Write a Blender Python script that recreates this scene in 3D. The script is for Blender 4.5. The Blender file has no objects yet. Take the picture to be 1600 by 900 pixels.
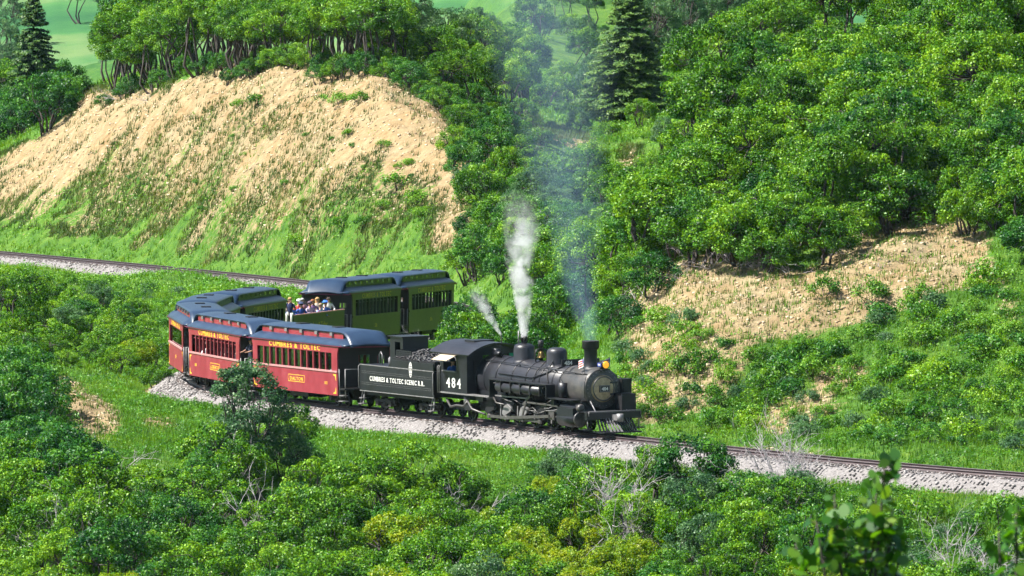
import bpy, bmesh, math, random
import numpy as np
from mathutils import Vector, Matrix

# ---------------------------------------------------------------- camera, sky, sun, exposure
F = 26700.0                      # focal length in pixels of a 1600 px wide frame
P0 = math.radians(4.3)           # camera looks down by this much
CAMY = -740.0
CAMZ = 740 * math.tan(P0 + math.atan((677 - 450) / F))
SCN = bpy.context.scene
COL = SCN.collection
cam = bpy.data.cameras.new('camera')
cam.sensor_width = 36.0
cam.lens = F / 1600 * 36.0
cam.clip_start = 1.0
cam.clip_end = 20000
cam.dof.use_dof = True
cam.dof.focus_distance = 765
cam.dof.aperture_fstop = 46
camo = bpy.data.objects.new('camera', cam)
COL.objects.link(camo)
camo.location = (0, CAMY, CAMZ)
camo.rotation_euler = (math.pi / 2 - P0, 0, 0)
SCN.camera = camo
SUN_EL = math.radians(53)
SUN_AZ = math.atan2(-0.98, -0.06)          # towards the sun: left of the picture
world = bpy.data.worlds.new('World')
SCN.world = world
world.use_nodes = True
wn = world.node_tree.nodes
wl = world.node_tree.links
wn.clear()
sky = wn.new('ShaderNodeTexSky')
sky.sky_type = 'NISHITA'
sky.sun_disc = False
sky.sun_elevation = SUN_EL
sky.sun_rotation = SUN_AZ
bg = wn.new('ShaderNodeBackground')
bg.inputs['Strength'].default_value = 0.058
wo = wn.new('ShaderNodeOutputWorld')
wl.new(sky.outputs[0], bg.inputs[0])
wl.new(bg.outputs[0], wo.inputs[0])
sun = bpy.data.lights.new('sun', 'SUN')
sun.energy = 5.0
sun.angle = math.radians(0.5)
sun.color = (1.0, 0.95, 0.87)
suno = bpy.data.objects.new('sun', sun)
COL.objects.link(suno)
SUND = Vector((math.sin(SUN_AZ) * math.cos(SUN_EL), math.cos(SUN_AZ) * math.cos(SUN_EL), math.sin(SUN_EL)))
suno.rotation_euler = SUND.to_track_quat('Z', 'Y').to_euler()
SCN.view_settings.view_transform = 'Standard'
SCN.view_settings.look = 'None'
SCN.view_settings.exposure = 1.33
SCN.view_settings.gamma = 1.0
SCN.cycles.max_bounces = 5
SCN.cycles.diffuse_bounces = 1
SCN.cycles.glossy_bounces = 2
SCN.cycles.transmission_bounces = 4
SCN.cycles.transparent_max_bounces = 8
SCN.cycles.volume_bounces = 1
SCN.cycles.volume_step_rate = 3.0
SCN.cycles.volume_max_steps = 96
SCN.cycles.use_adaptive_sampling = True
SCN.cycles.adaptive_threshold = 0.03
SCN.cycles.use_denoising = True

FW = np.array([0, math.cos(P0), -math.sin(P0)])
UP = np.array([0, math.sin(P0), math.cos(P0)])
CAMP = np.array([0, CAMY, CAMZ])


def project(X, Y, Z):
    vy = Y - CAMY
    vz = Z - CAMZ
    d = vy * FW[1] + vz * FW[2]
    d = np.where(np.abs(d) < 1, 1, d)
    return 800 + F * X / d, 450 - F * (vy * UP[1] + vz * UP[2]) / d


def z_at(py, Y):
    """height of the view ray of image row py where it reaches depth Y"""
    t = math.tan(P0) + (py - 450) / F / (math.cos(P0) ** 2)
    return CAMZ - (Y - CAMY) * t


# ---------------------------------------------------------------- helpers
R = math.radians
rng = np.random.default_rng(7)
random.seed(5)


class MB:
    """collects polygons; build() links them as one mesh object"""

    def __init__(self):
        self.v = []
        self.f = []
        self.m = []
        self.smooth = []

    def add(self, vs, fs, mi=0, sm=False):
        o = len(self.v)
        self.v.extend([tuple(p) for p in vs])
        for f in fs:
            self.f.append([i + o for i in f])
            self.m.append(mi)
            self.smooth.append(sm)
        return self

    def box(self, x0, x1, y0, y1, z0, z1, mi=0):
        vs = [(x0, y0, z0), (x1, y0, z0), (x1, y1, z0), (x0, y1, z0), (x0, y0, z1), (x1, y0, z1), (x1, y1, z1), (x0, y1, z1)]
        return self.add(vs, [(3, 2, 1, 0), (4, 5, 6, 7), (0, 1, 5, 4), (1, 2, 6, 5), (2, 3, 7, 6), (3, 0, 4, 7)], mi)

    def bar(self, a, b, w, h=None, mi=0):
        """a square bar from a to b"""
        a = Vector(a); b = Vector(b)
        h = h or w
        d = (b - a).normalized()
        u = d.cross(Vector((0, 0, 1)))
        if u.length < 1e-4:
            u = Vector((0, 1, 0))
        u.normalize()
        w2 = u.cross(d).normalized()
        vs = []
        for p in (a, b):
            for s, t in ((-1, -1), (1, -1), (1, 1), (-1, 1)):
                vs.append(p + u * s * w / 2 + w2 * t * h / 2)
        return self.add(vs, [(3, 2, 1, 0), (4, 5, 6, 7), (0, 1, 5, 4), (1, 2, 6, 5), (2, 3, 7, 6), (3, 0, 4, 7)], mi)

    def tube(self, pts, r, n=8, mi=0, caps=True, sm=True):
        """a round tube along pts; r a number or one radius per point"""
        pts = [Vector(p) for p in pts]
        if not hasattr(r, '__len__'):
            r = [r] * len(pts)
        rings = []
        vs = []
        prev = None
        for i, p in enumerate(pts):
            d = (pts[min(i + 1, len(pts) - 1)] - pts[max(i - 1, 0)])
            if d.length < 1e-9:
                d = Vector((0, 0, 1))
            d.normalize()
            if prev is None:
                u = d.orthogonal().normalized()
            else:
                u = prev - d * prev.dot(d)
                if u.length < 1e-5:
                    u = d.orthogonal()
                u.normalize()
            prev = u
            w = d.cross(u)
            for k in range(n):
                a = 2 * math.pi * k / n
                vs.append(p + (u * math.cos(a) + w * math.sin(a)) * r[i])
        fs = []
        for i in range(len(pts) - 1):
            for k in range(n):
                fs.append((i * n + k, i * n + (k + 1) % n, (i + 1) * n + (k + 1) % n, (i + 1) * n + k))
        self.add(vs, fs, mi, sm)
        if caps:
            o = len(self.v) - len(vs)
            self.f.append([o + k for k in range(n)][::-1]); self.m.append(mi); self.smooth.append(False)
            o2 = o + (len(pts) - 1) * n
            self.f.append([o2 + k for k in range(n)]); self.m.append(mi); self.smooth.append(False)
        return self

    def lathe(self, prof, c, axis='z', n=24, mi=0, sm=True, caps=True):
        """prof: list of (along, radius) revolved about axis through c"""
        vs = []
        for t, r in prof:
            for k in range(n):
                a = 2 * math.pi * k / n
                ca, sa = math.cos(a) * r, math.sin(a) * r
                if axis == 'z':
                    vs.append((c[0] + ca, c[1] + sa, c[2] + t))
                elif axis == 'x':
                    vs.append((c[0] + t, c[1] + ca, c[2] + sa))
                else:
                    vs.append((c[0] + sa, c[1] + t, c[2] + ca))
        fs = []
        for i in range(len(prof) - 1):
            for k in range(n):
                fs.append((i * n + k, i * n + (k + 1) % n, (i + 1) * n + (k + 1) % n, (i + 1) * n + k))
        if caps:
            fs.append(list(range(n))[::-1])
            fs.append([(len(prof) - 1) * n + k for k in range(n)])
        self.add(vs, fs, mi, sm)
        if caps:
            self.smooth[-1] = self.smooth[-2] = False
        return self

    def prism(self, poly, a, b, plane='xz', mi=0):
        """poly in a plane, extruded along the third axis from a to b"""
        def P(p, t):
            if plane == 'xz':
                return (p[0], t, p[1])
            if plane == 'yz':
                return (t, p[0], p[1])
            return (p[0], p[1], t)
        n = len(poly)
        vs = [P(p, a) for p in poly] + [P(p, b) for p in poly]
        fs = [list(range(n))[::-1], list(range(n, 2 * n))]
        for k in range(n):
            fs.append((k, (k + 1) % n, n + (k + 1) % n, n + k))
        return self.add(vs, fs, mi)

    def sweep(self, prof, xs, mi=0, sm=False, closed=False):
        """open or closed (y,z) profile swept along x"""
        n = len(prof)
        vs = []
        for x in xs:
            vs += [(x, p[0], p[1]) for p in prof]
        fs = []
        for i in range(len(xs) - 1):
            for k in range(n if closed else n - 1):
                fs.append((i * n + k, i * n + (k + 1) % n, (i + 1) * n + (k + 1) % n, (i + 1) * n + k))
        return self.add(vs, fs, mi, sm)

    def mesh(self, name, mats):
        me = bpy.data.meshes.new(name)
        me.from_pydata(self.v, [], self.f)
        for m in (mats if isinstance(mats, (list, tuple)) else [mats]):
            me.materials.append(m)
        me.polygons.foreach_set('material_index', self.m)
        me.polygons.foreach_set('use_smooth', self.smooth)
        bm = bmesh.new()
        bm.from_mesh(me)
        bmesh.ops.recalc_face_normals(bm, faces=bm.faces)
        bm.to_mesh(me)
        bm.free()
        me.update()
        return me

    def build(self, name, mats, parent=None):
        return link(name, self.mesh(name, mats), parent)


def link(name, data, parent=None):
    o = bpy.data.objects.new(name, data)
    COL.objects.link(o)
    if parent is not None:
        o.parent = parent
    return o


def tag(o, label=None, cat=None, group=None, kind=None):
    if label:
        o['label'] = label
    if cat:
        o['category'] = cat
    if group:
        o['group'] = group
    if kind:
        o['kind'] = kind
    return o


def empty(name, M=None):
    o = bpy.data.objects.new(name, None)
    COL.objects.link(o)
    o.empty_display_size = 0.2
    if M is not None:
        o.matrix_world = M
    return o


def npmesh(name, V, Fc, mats, smooth=False, attrs=None):
    """fast mesh from numpy arrays (Fc: faces of equal size)"""
    me = bpy.data.meshes.new(name)
    n = len(Fc)
    k = Fc.shape[1]
    me.vertices.add(len(V))
    me.vertices.foreach_set('co', np.ascontiguousarray(V, dtype=np.float32).ravel())
    me.loops.add(n * k)
    me.loops.foreach_set('vertex_index', np.ascontiguousarray(Fc, dtype=np.int32).ravel())
    me.polygons.add(n)
    me.polygons.foreach_set('loop_start', np.arange(0, n * k, k, dtype=np.int32))
    me.polygons.foreach_set('loop_total', np.full(n, k, dtype=np.int32))
    if smooth:
        me.polygons.foreach_set('use_smooth', np.ones(n, dtype=bool))
    for m in (mats if isinstance(mats, (list, tuple)) else [mats]):
        me.materials.append(m)
    for an, arr in (attrs or {}).items():
        at = me.attributes.new(an, 'FLOAT', 'POINT')
        at.data.foreach_set('value', np.ascontiguousarray(arr, dtype=np.float32))
    me.update(calc_edges=True)
    me.validate()
    return me


# ---------------------------------------------------------------- materials
def new_mat(name):
    m = bpy.data.materials.new(name)
    m.use_nodes = True
    nt = m.node_tree
    return m, nt, nt.nodes['Principled BSDF']


def paint(name, col, rough=0.5, metal=0.0, var=0.25, scale=3.0, bump=0.0, dust=None, spec=0.5, emit=None):
    """painted or worn surface: base colour broken up by two noises, optional dust tone"""
    m, nt, b = new_mat(name)
    tc = nt.nodes.new('ShaderNodeTexCoord')
    n1 = nt.nodes.new('ShaderNodeTexNoise')
    n1.inputs['Scale'].default_value = scale
    n1.inputs['Detail'].default_value = 6
    n1.inputs['Roughness'].default_value = 0.65
    nt.links.new(tc.outputs['Object'], n1.inputs['Vector'])
    rp = nt.nodes.new('ShaderNodeValToRGB')
    rp.color_ramp.elements[0].position = 0.3
    rp.color_ramp.elements[1].position = 0.72
    lo = [c * (1 - var) for c in col]
    hi = [min(1, c * (1 + var)) for c in col]
    if dust:
        hi = [c * 0.55 + d * 0.45 for c, d in zip(hi, dust)]
    rp.color_ramp.elements[0].color = (*lo, 1)
    rp.color_ramp.elements[1].color = (*hi, 1)
    nt.links.new(n1.outputs['Fac'], rp.inputs['Fac'])
    nt.links.new(rp.outputs['Color'], b.inputs['Base Color'])
    b.inputs['Roughness'].default_value = rough
    b.inputs['Metallic'].default_value = metal
    b.inputs['Specular IOR Level'].default_value = spec
    if bump:
        bp = nt.nodes.new('ShaderNodeBump')
        bp.inputs['Strength'].default_value = bump
        bp.inputs['Distance'].default_value = 0.02
        n2 = nt.nodes.new('ShaderNodeTexNoise')
        n2.inputs['Scale'].default_value = scale * 9
        n2.inputs['Detail'].default_value = 4
        nt.links.new(tc.outputs['Object'], n2.inputs['Vector'])
        nt.links.new(n2.outputs['Fac'], bp.inputs['Height'])
        nt.links.new(bp.outputs['Normal'], b.inputs['Normal'])
    if emit:
        b.inputs['Emission Color'].default_value = (*emit[:3], 1)
        b.inputs['Emission Strength'].default_value = emit[3]
    return m


def leaf_mat(name, c_lo, c_mid, c_hi, obvar=0.35, trans=0.35, rough=0.46, spec=0.30):
    """leaves: per-leaf tint attribute, per-plant shift, some light passing through"""
    m, nt, b = new_mat(name)
    nd = nt.nodes
    at = nd.new('ShaderNodeAttribute'); at.attribute_name = 'tint'
    oi = nd.new('ShaderNodeObjectInfo')
    ma = nd.new('ShaderNodeMath'); ma.operation = 'MULTIPLY_ADD'
    sub = nd.new('ShaderNodeMath'); sub.operation = 'SUBTRACT'; sub.inputs[1].default_value = 0.5
    nt.links.new(oi.outputs['Random'], sub.inputs[0])
    nt.links.new(sub.outputs[0], ma.inputs[0])
    ma.inputs[1].default_value = obvar
    nt.links.new(at.outputs['Fac'], ma.inputs[2])
    rp = nd.new('ShaderNodeValToRGB')
    e = rp.color_ramp.elements
    e[0].position = 0.1; e[0].color = (*c_lo, 1)
    e[1].position = 0.95; e[1].color = (*c_hi, 1)
    k = e.new(0.5); k.color = (*c_mid, 1)
    nt.links.new(ma.outputs[0], rp.inputs['Fac'])
    nt.links.new(rp.outputs['Color'], b.inputs['Base Color'])
    b.inputs['Roughness'].default_value = rough
    b.inputs['Specular IOR Level'].default_value = spec
    tr = nd.new('ShaderNodeBsdfTranslucent')
    hs = nd.new('ShaderNodeHueSaturation')
    hs.inputs['Hue'].default_value = 0.485
    hs.inputs['Saturation'].default_value = 1.1
    hs.inputs['Value'].default_value = 1.2
    nt.links.new(rp.outputs['Color'], hs.inputs['Color'])
    nt.links.new(hs.outputs['Color'], tr.inputs['Color'])
    mx = nd.new('ShaderNodeMixShader'); mx.inputs[0].default_value = trans
    nt.links.new(b.outputs[0], mx.inputs[1])
    nt.links.new(tr.outputs[0], mx.inputs[2])
    nt.links.new(mx.outputs[0], nd['Material Output'].inputs['Surface'])
    return m


M_OAK = leaf_mat('oak_leaves', (0.010, 0.065, 0.005), (0.076, 0.245, 0.008), (0.235, 0.430, 0.016), trans=0.26)
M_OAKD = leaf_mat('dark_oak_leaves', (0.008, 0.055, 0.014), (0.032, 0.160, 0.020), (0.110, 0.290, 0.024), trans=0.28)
M_SCRUB = leaf_mat('scrub_leaves', (0.020, 0.095, 0.010), (0.074, 0.245, 0.014), (0.200, 0.390, 0.035), obvar=0.5, trans=0.28)
M_YEL = leaf_mat('yellowing_leaves', (0.085, 0.200, 0.010), (0.180, 0.330, 0.012), (0.330, 0.400, 0.016), trans=0.35)
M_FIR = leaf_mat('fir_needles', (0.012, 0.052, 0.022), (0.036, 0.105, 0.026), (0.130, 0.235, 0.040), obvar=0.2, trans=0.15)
M_BLUE = leaf_mat('grey_green_leaves', (0.036, 0.105, 0.045), (0.072, 0.175, 0.066), (0.135, 0.255, 0.085))
M_ASPEN = leaf_mat('aspen_leaves', (0.016, 0.085, 0.010), (0.060, 0.200, 0.018), (0.280, 0.420, 0.060), obvar=0.1, rough=0.28, spec=0.8, trans=0.45)
M_GRASS = leaf_mat('grass_blades', (0.040, 0.135, 0.012), (0.095, 0.245, 0.014), (0.210, 0.340, 0.035), obvar=0.0, trans=0.3)
M_DRYG = leaf_mat('dry_grass_blades', (0.045, 0.100, 0.016), (0.120, 0.160, 0.034), (0.270, 0.240, 0.090), obvar=0.0, trans=0.2)
M_BARK = paint('bark', (0.060, 0.050, 0.045), 0.9, var=0.4, scale=6)
M_DEAD = paint('bleached_wood', (0.44, 0.40, 0.42), 0.85, var=0.3, scale=5)

# ---------------------------------------------------------------- the railway line in plan and level
SN = [-60, -20, 0, 6, 16.6, 29.6, 43.6, 57.6, 71.6, 85.6, 98.6, 112.6, 126.6, 138, 162, 190, 215, 240, 300, 400]
AN = [62, 42, 32, 29.5, 26.3, 20.2, 11.9, 2.9, -4.6, -10.7, -11.8, -11.7, -11.2, -8.5, 3.5, 9.0, 14, 16.5, 18, 18]
ZS = [-60, -30, 0, 20, 60, 100, 124, 180, 245, 325, 400]
ZZ = [.3, .1, 0, -.4, -2.0, -3.95, -5.25, -7.7, -10.6, -14.2, -17.4]
_ds = 0.25
PS = np.arange(-60, 400, _ds)
_A = np.radians(np.interp(PS, SN, AN))
PX = np.cumsum(-np.sin(_A)) * _ds
PY = np.cumsum(np.cos(_A)) * _ds
_i0 = int(60 / _ds)
PX = PX - PX[_i0] + (950 - 800) / F * 740
PY = PY - PY[_i0]
PZ = np.interp(PS, ZS, ZZ)
PZ = np.convolve(np.pad(PZ, 40, mode='edge'), np.ones(81) / 81, 'valid')


def path(s):
    return np.array([np.interp(s, PS, PX), np.interp(s, PS, PY), np.interp(s, PS, PZ)])


def ride(s0, s1):
    """matrix of a vehicle whose front truck is at s0 and rear truck at s1; +x forward"""
    a = Vector(path(s0)); b = Vector(path(s1))
    x = (a - b).normalized()
    y = Vector((0, 0, 1)).cross(x).normalized()
    z = x.cross(y)
    M = Matrix.Identity(4)
    for i, c in enumerate((x, y, z)):
        M[0][i], M[1][i], M[2][i] = c
    M.translation = a
    return M


# ---------------------------------------------------------------- terrain
def smooth1(a, sig, axis):
    r = max(1, int(3 * sig))
    k = np.exp(-0.5 * (np.arange(-r, r + 1) / sig) ** 2)
    k /= k.sum()
    pad = [(0, 0)] * a.ndim
    pad[axis] = (r, r)
    b = np.pad(a, pad, mode='edge')
    out = np.zeros_like(a)
    n = a.shape[axis]
    for i, w in enumerate(k):
        out += w * (b[i:i + n] if axis == 0 else b[:, i:i + n])
    return out


def vnoise(x, y, scale, seed):
    """smooth value noise in [-1,1]"""
    g = np.random.default_rng(seed).uniform(-1, 1, (256, 256))
    x = x / scale; y = y / scale
    xi = np.floor(x).astype(int); yi = np.floor(y).astype(int)
    fx = x - xi; fy = y - yi
    fx = fx * fx * (3 - 2 * fx); fy = fy * fy * (3 - 2 * fy)
    a = g[xi % 256, yi % 256]; b = g[(xi + 1) % 256, yi % 256]
    c = g[xi % 256, (yi + 1) % 256]; d = g[(xi + 1) % 256, (yi + 1) % 256]
    return (a * (1 - fx) + b * fx) * (1 - fy) + (c * (1 - fx) + d * fx) * fy


# ground profiles along sight lines: (depth Y, image row); beyond them the height runs to the tail levels
COLS = {
    -150: [(-60, 1050), (-30, 930), (-12, 800), (0, 700), (20, 640), (60, 590), (120, 530), (200, 450), (330, 370), (342, 345), (356, 240), (366, 225), (400, 215)],
    0: [(-60, 1050), (-30, 930), (-12, 800), (0, 700), (20, 640), (60, 590), (120, 530), (200, 462), (290, 394), (300, 386), (310, 375), (326, 250), (334, 228), (370, 212)],
    150: [(-60, 1050), (-30, 920), (-14, 800), (-4, 720), (8, 668), (30, 628), (60, 593), (120, 535), (200, 465), (272, 408), (284, 396), (308, 168), (314, 150), (345, 140)],
    270: [(-60, 1050), (-30, 910), (-15, 800), (-4, 720), (10, 675), (35, 622), (55, 600), (80, 570), (130, 515), (200, 455), (252, 418), (266, 402), (290, 135), (297, 116), (330, 104)],
    400: [(-60, 1050), (-30, 900), (-14, 790), (-2, 715), (12, 672), (26, 640), (45, 612), (80, 570), (130, 520), (190, 462), (232, 430), (244, 415), (268, 116), (275, 100), (310, 96)],
    550: [(-60, 1040), (-30, 900), (-14, 790), (-2, 728), (8, 680), (17, 652), (40, 620), (80, 580), (110, 556), (150, 510), (210, 448), (222, 430), (248, 128), (255, 112), (290, 104)],
    640: [(-60, 1040), (-30, 900), (-15, 800), (-3, 730), (6, 690), (12, 660), (40, 625), (80, 582), (118, 548), (155, 505), (198, 450), (214, 425), (240, 150), (248, 130), (285, 118)],
    710: [(-60, 1040), (-30, 900), (-15, 800), (-4, 735), (3, 695), (9, 668), (40, 632), (80, 585), (124, 538), (165, 490), (192, 452), (206, 410), (232, 215), (242, 185), (285, 150), (400, 80)],
    800: [(-60, 1040), (-32, 900), (-16, 800), (-6, 728), (0, 696), (5, 676), (30, 640), (70, 592), (115, 542), (150, 490), (190, 400), (230, 270), (270, 190), (330, 110), (420, 30), (520, -30)],
    880: [(-60, 1040), (-33, 900), (-17, 800), (-7, 728), (-2, 700), (2, 682), (20, 640), (50, 590), (90, 545), (130, 500), (180, 410), (240, 270), (290, 180), (350, 110), (430, 40), (520, -20)],
    950: [(-60, 1040), (-34, 900), (-18, 800), (-8, 728), (-3, 704), (1, 684), (8, 655), (20, 575), (32, 505), (55, 470), (110, 480), (190, 395), (250, 270), (300, 195), (360, 120), (440, 40), (520, -10)],
    1020: [(-60, 1040), (-36, 900), (-20, 800), (-9, 728), (-4, 702), (0, 688), (6, 655), (17, 548), (27, 455), (40, 380), (60, 350), (110, 380), (200, 330), (270, 215), (320, 165), (380, 90), (450, 20)],
    1100: [(-60, 1040), (-38, 900), (-22, 800), (-12, 732), (-7, 710), (-3, 697), (3, 668), (14, 540), (23, 440), (40, 320), (56, 245), (80, 215), (150, 230), (260, 195), (330, 120), (450, 10)],
    1250: [(-60, 1040), (-40, 900), (-24, 800), (-15, 738), (-11, 722), (-7, 710), (0, 680), (12, 550), (22, 445), (38, 310), (54, 200), (68, 150), (95, 130), (200, 150), (400, 40)],
    1400: [(-60, 1040), (-42, 900), (-26, 800), (-19, 750), (-15, 733), (-10, 720), (-3, 690), (9, 560), (20, 440), (27, 372), (42, 245), (58, 130), (73, 80), (100, 65), (200, 80), (400, 40)],
    1600: [(-70, 1040), (-46, 900), (-30, 805), (-24, 762), (-20, 746), (-15, 733), (-8, 703), (4, 575), (14, 470), (26, 360), (42, 225), (60, 105), (76, 50), (100, 30), (200, 30), (400, 20)],
    1800: [(-75, 1040), (-52, 900), (-36, 810), (-30, 775), (-25, 757), (-20, 745), (-12, 710), (0, 585), (10, 480), (24, 350), (42, 205), (60, 85), (80, 20), (110, 0), (200, 0), (400, 10)],
}
NEAR_TAIL = [(-1500, CAMZ + 40), (-800, CAMZ + 1), (-740, CAMZ - 1.8), (-673, CAMZ - 11.6), (-600, CAMZ - 25), (-480, 5), (-330, -32), (-180, -34), (-110, -26)]
FAR_TAIL = [(720, -36), (950, -50), (1250, -54), (1900, -56), (2600, -30), (4000, 60), (7000, 300)]
YR = np.concatenate([np.linspace(-1500, -760, 10), np.linspace(-740, -100, 60), np.arange(-84, 345, 0.5), np.arange(345, 620, 3), np.geomspace(625, 7000, 40)])
UC = np.concatenate([800 - np.geomspace(16000, 960, 24), np.arange(-140, 1741, 8), 800 + np.geomspace(960, 16000, 24)])


def Dp(Y):
    return np.maximum(np.asarray(Y) - CAMY, 200.0)


_keys = sorted(COLS)
_zc = []
for k in _keys:
    nodes = NEAR_TAIL + [(y, z_at(p, y)) for y, p in COLS[k]] + FAR_TAIL
    _zc.append(np.interp(YR, [n[0] for n in nodes], [n[1] for n in nodes]))
_zc = np.array(_zc)                                           # columns x rows
ZG = np.array([np.interp(UC, _keys, _zc[:, j]) for j in range(len(YR))])   # rows x cols
_a = ZG.copy()
ZG = smooth1(smooth1(ZG, 2.2, 0), 5.0, 1)
YG, UG = np.meshgrid(YR, UC, indexing='ij')
XG = (UG - 800) / F * Dp(YG)
_fine = ((YG > -90) & (YG < 420)).astype(float)
# the valley bends lateral ground: side hills roll gently outside the frame
_n = 0.55 * vnoise(XG, YG, 9, 1) + 0.28 * vnoise(XG, YG, 3.4, 2) + 0.12 * vnoise(XG, YG, 1.3, 3)
ZG += _n * np.where(_fine > 0, 0.8, 2.0)
ZG += np.where(YG > 500, 6 * vnoise(XG, YG, 90, 4) + 2 * vnoise(XG, YG, 30, 5), 0)
# rain-cut rills and ledges on the bare cut face behind the upper line
UPX, UPY = project(XG, YG, ZG)


def inpoly(px, py, poly):
    c = np.zeros(px.shape, bool)
    n = len(poly)
    j = n - 1
    for i in range(n):
        xi, yi = poly[i]; xj, yj = poly[j]
        hit = ((yi > py) != (yj > py)) & (px < (xj - xi) * (py - yi) / ((yj - yi) or 1e-9) + xi)
        c ^= hit
        j = i
    return c


CUT = [(-150, 300), (0, 240), (60, 215), (140, 148), (240, 148), (370, 103), (450, 96), (600, 108), (645, 150), (705, 172), (716, 235), (790, 210), (760, 245), (725, 300), (730, 385), (650, 395), (560, 412), (480, 405), (300, 390), (100, 372), (-150, 365)]
CUT_TOP = [(120, 140), (240, 140), (370, 98), (450, 92), (600, 100), (645, 140), (715, 165), (716, 230), (795, 205), (730, 300), (735, 385), (680, 385), (690, 290), (600, 240), (420, 165), (330, 170), (180, 215), (60, 290), (0, 320), (0, 290), (90, 230)]
bare = np.zeros_like(ZG)
far = YG > 195
bare[inpoly(UPX, UPY, CUT) & far & (YG < 345)] = (np.clip(0.72 - (UPY - 240) / 360, 0.28, 0.70) + 0.20 * vnoise(XG, YG, 4.5, 71) + 0.14 * vnoise(XG, YG, 1.6, 72))[inpoly(UPX, UPY, CUT) & far & (YG < 345)]
bare[inpoly(UPX, UPY, CUT_TOP) & far & (YG < 345)] = 1.0
near = (YG > -30) & (YG < 75)
for poly, v in (([(965, 460), (1030, 405), (1130, 395), (1250, 425), (1380, 335), (1470, 325), (1550, 365), (1545, 440), (1450, 470), (1380, 500), (1290, 520), (1160, 540), (1080, 600), (1010, 650), (985, 600)], 0.74),
                ([(965, 500), (1060, 470), (1190, 540), (1130, 640), (1010, 668), (970, 640)], 0.62), ([(1270, 590), (1340, 560), (1360, 580), (1290, 625)], 0.95), ([(1160, 640), (1290, 600), (1330, 640), (1200, 690)], 0.6),
                ([(960, 690), (1130, 690), (1300, 700), (1300, 712), (1100, 700)], 0.5),
                ([(1540, 380), (1600, 470), (1600, 560), (1560, 520)], 0.55),
                ([(75, 588), (110, 592), (190, 650), (170, 690), (130, 680), (80, 640)], 1.0), ([(225, 655), (285, 655), (285, 668), (230, 668)], 0.9)):
    bare[inpoly(UPX, UPY, poly) & near] = v
gul = (YG > 140) & (YG < 420)
for poly, v in (([(795, 190), (835, 170), (850, 210), (830, 300), (790, 290)], 0.85), ([(1035, 200), (1095, 205), (1085, 260), (1040, 255)], 0.85),
                ([(970, 220), (1000, 230), (990, 280), (965, 270)], 0.8), ([(860, 190), (930, 215), (920, 250), (870, 230)], 0.6)):
    bare[inpoly(UPX, UPY, poly) & gul] = v
bare = smooth1(smooth1(bare, 1.2, 0), 1.6, 1)
# rills running down the cut
_cutm = smooth1(smooth1((inpoly(UPX, UPY, CUT) & far).astype(float), 2, 0), 2, 1)
ZG += _cutm * (0.26 * vnoise(XG * 1.0 + 0.35 * YG, YG * 0.25, 0.9, 11) + 0.15 * vnoise(XG, YG, 0.55, 12))
ZG += bare * 0.06 * vnoise(XG, YG, 0.4, 13) * (YG < 420) + bare * 0.22 * vnoise(XG, YG, 1.1, 14) * ((YG > -30) & (YG < 75))
# dirt mound left of the train
_mx, _my = (115 - 800) / F * 755, 16.0
_q = ((XG - _mx) / 2.6) ** 2 + ((YG - _my) / 4.5) ** 2
ZG += 1.5 * np.exp(-_q)
# formation cut to the level of the line
PDIST = np.full(ZG.shape, 1e3)
PBED = np.zeros(ZG.shape)
_sel = np.argwhere((YG > -75) & (YG < 345))
_xs = XG[_sel[:, 0], _sel[:, 1]]; _ys = YG[_sel[:, 0], _sel[:, 1]]
_best = np.full(len(_xs), 1e9); _bi = np.zeros(len(_xs), int)
for i in range(0, len(PS), 2):
    d = (_xs - PX[i]) ** 2 + (_ys - PY[i]) ** 2
    k = d < _best
    _best[k] = d[k]; _bi[k] = i
PDIST[_sel[:, 0], _sel[:, 1]] = np.sqrt(_best)
PBED[_sel[:, 0], _sel[:, 1]] = PZ[_bi] - 0.80
_w = np.clip((PDIST - 2.0) / 4.0, 0, 1)
_w = _w * _w * (3 - 2 * _w)
ZG = np.where(PDIST < 900, PBED * (1 - _w) + ZG * _w, ZG)
bare = np.maximum(bare, np.clip(1 - (PDIST - 2.0) / 1.2, 0, 1) * 0.8)


def _fidx(vals, arr):
    return np.interp(arr, vals, np.arange(len(vals)))


def sample(G, X, Y):
    X = np.asarray(X, float); Y = np.asarray(Y, float)
    r = _fidx(YR, Y); c = _fidx(UC, 800 + F * X / Dp(Y))
    r0 = np.clip(np.floor(r).astype(int), 0, len(YR) - 2); c0 = np.clip(np.floor(c).astype(int), 0, len(UC) - 2)
    a = r - r0; b = c - c0
    return (G[r0, c0] * (1 - a) + G[r0 + 1, c0] * a) * (1 - b) + (G[r0, c0 + 1] * (1 - a) + G[r0 + 1, c0 + 1] * a) * b


def zg(X, Y):
    return sample(ZG, X, Y)


_YM = np.arange(-70, 600, 0.5)


def hit(px, py, y0=-70):
    """where the sight line of a photograph pixel meets the ground"""
    ys = _YM[_YM >= y0]
    zr = z_at(py, ys)
    xs = (px - 800) / F * (ys - CAMY)
    k = np.nonzero(zg(xs, ys) >= zr)[0]
    if len(k) == 0:
        return None
    i = k[0]
    return float(xs[i]), float(ys[i]), float(zg(xs[i], ys[i]))


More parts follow.
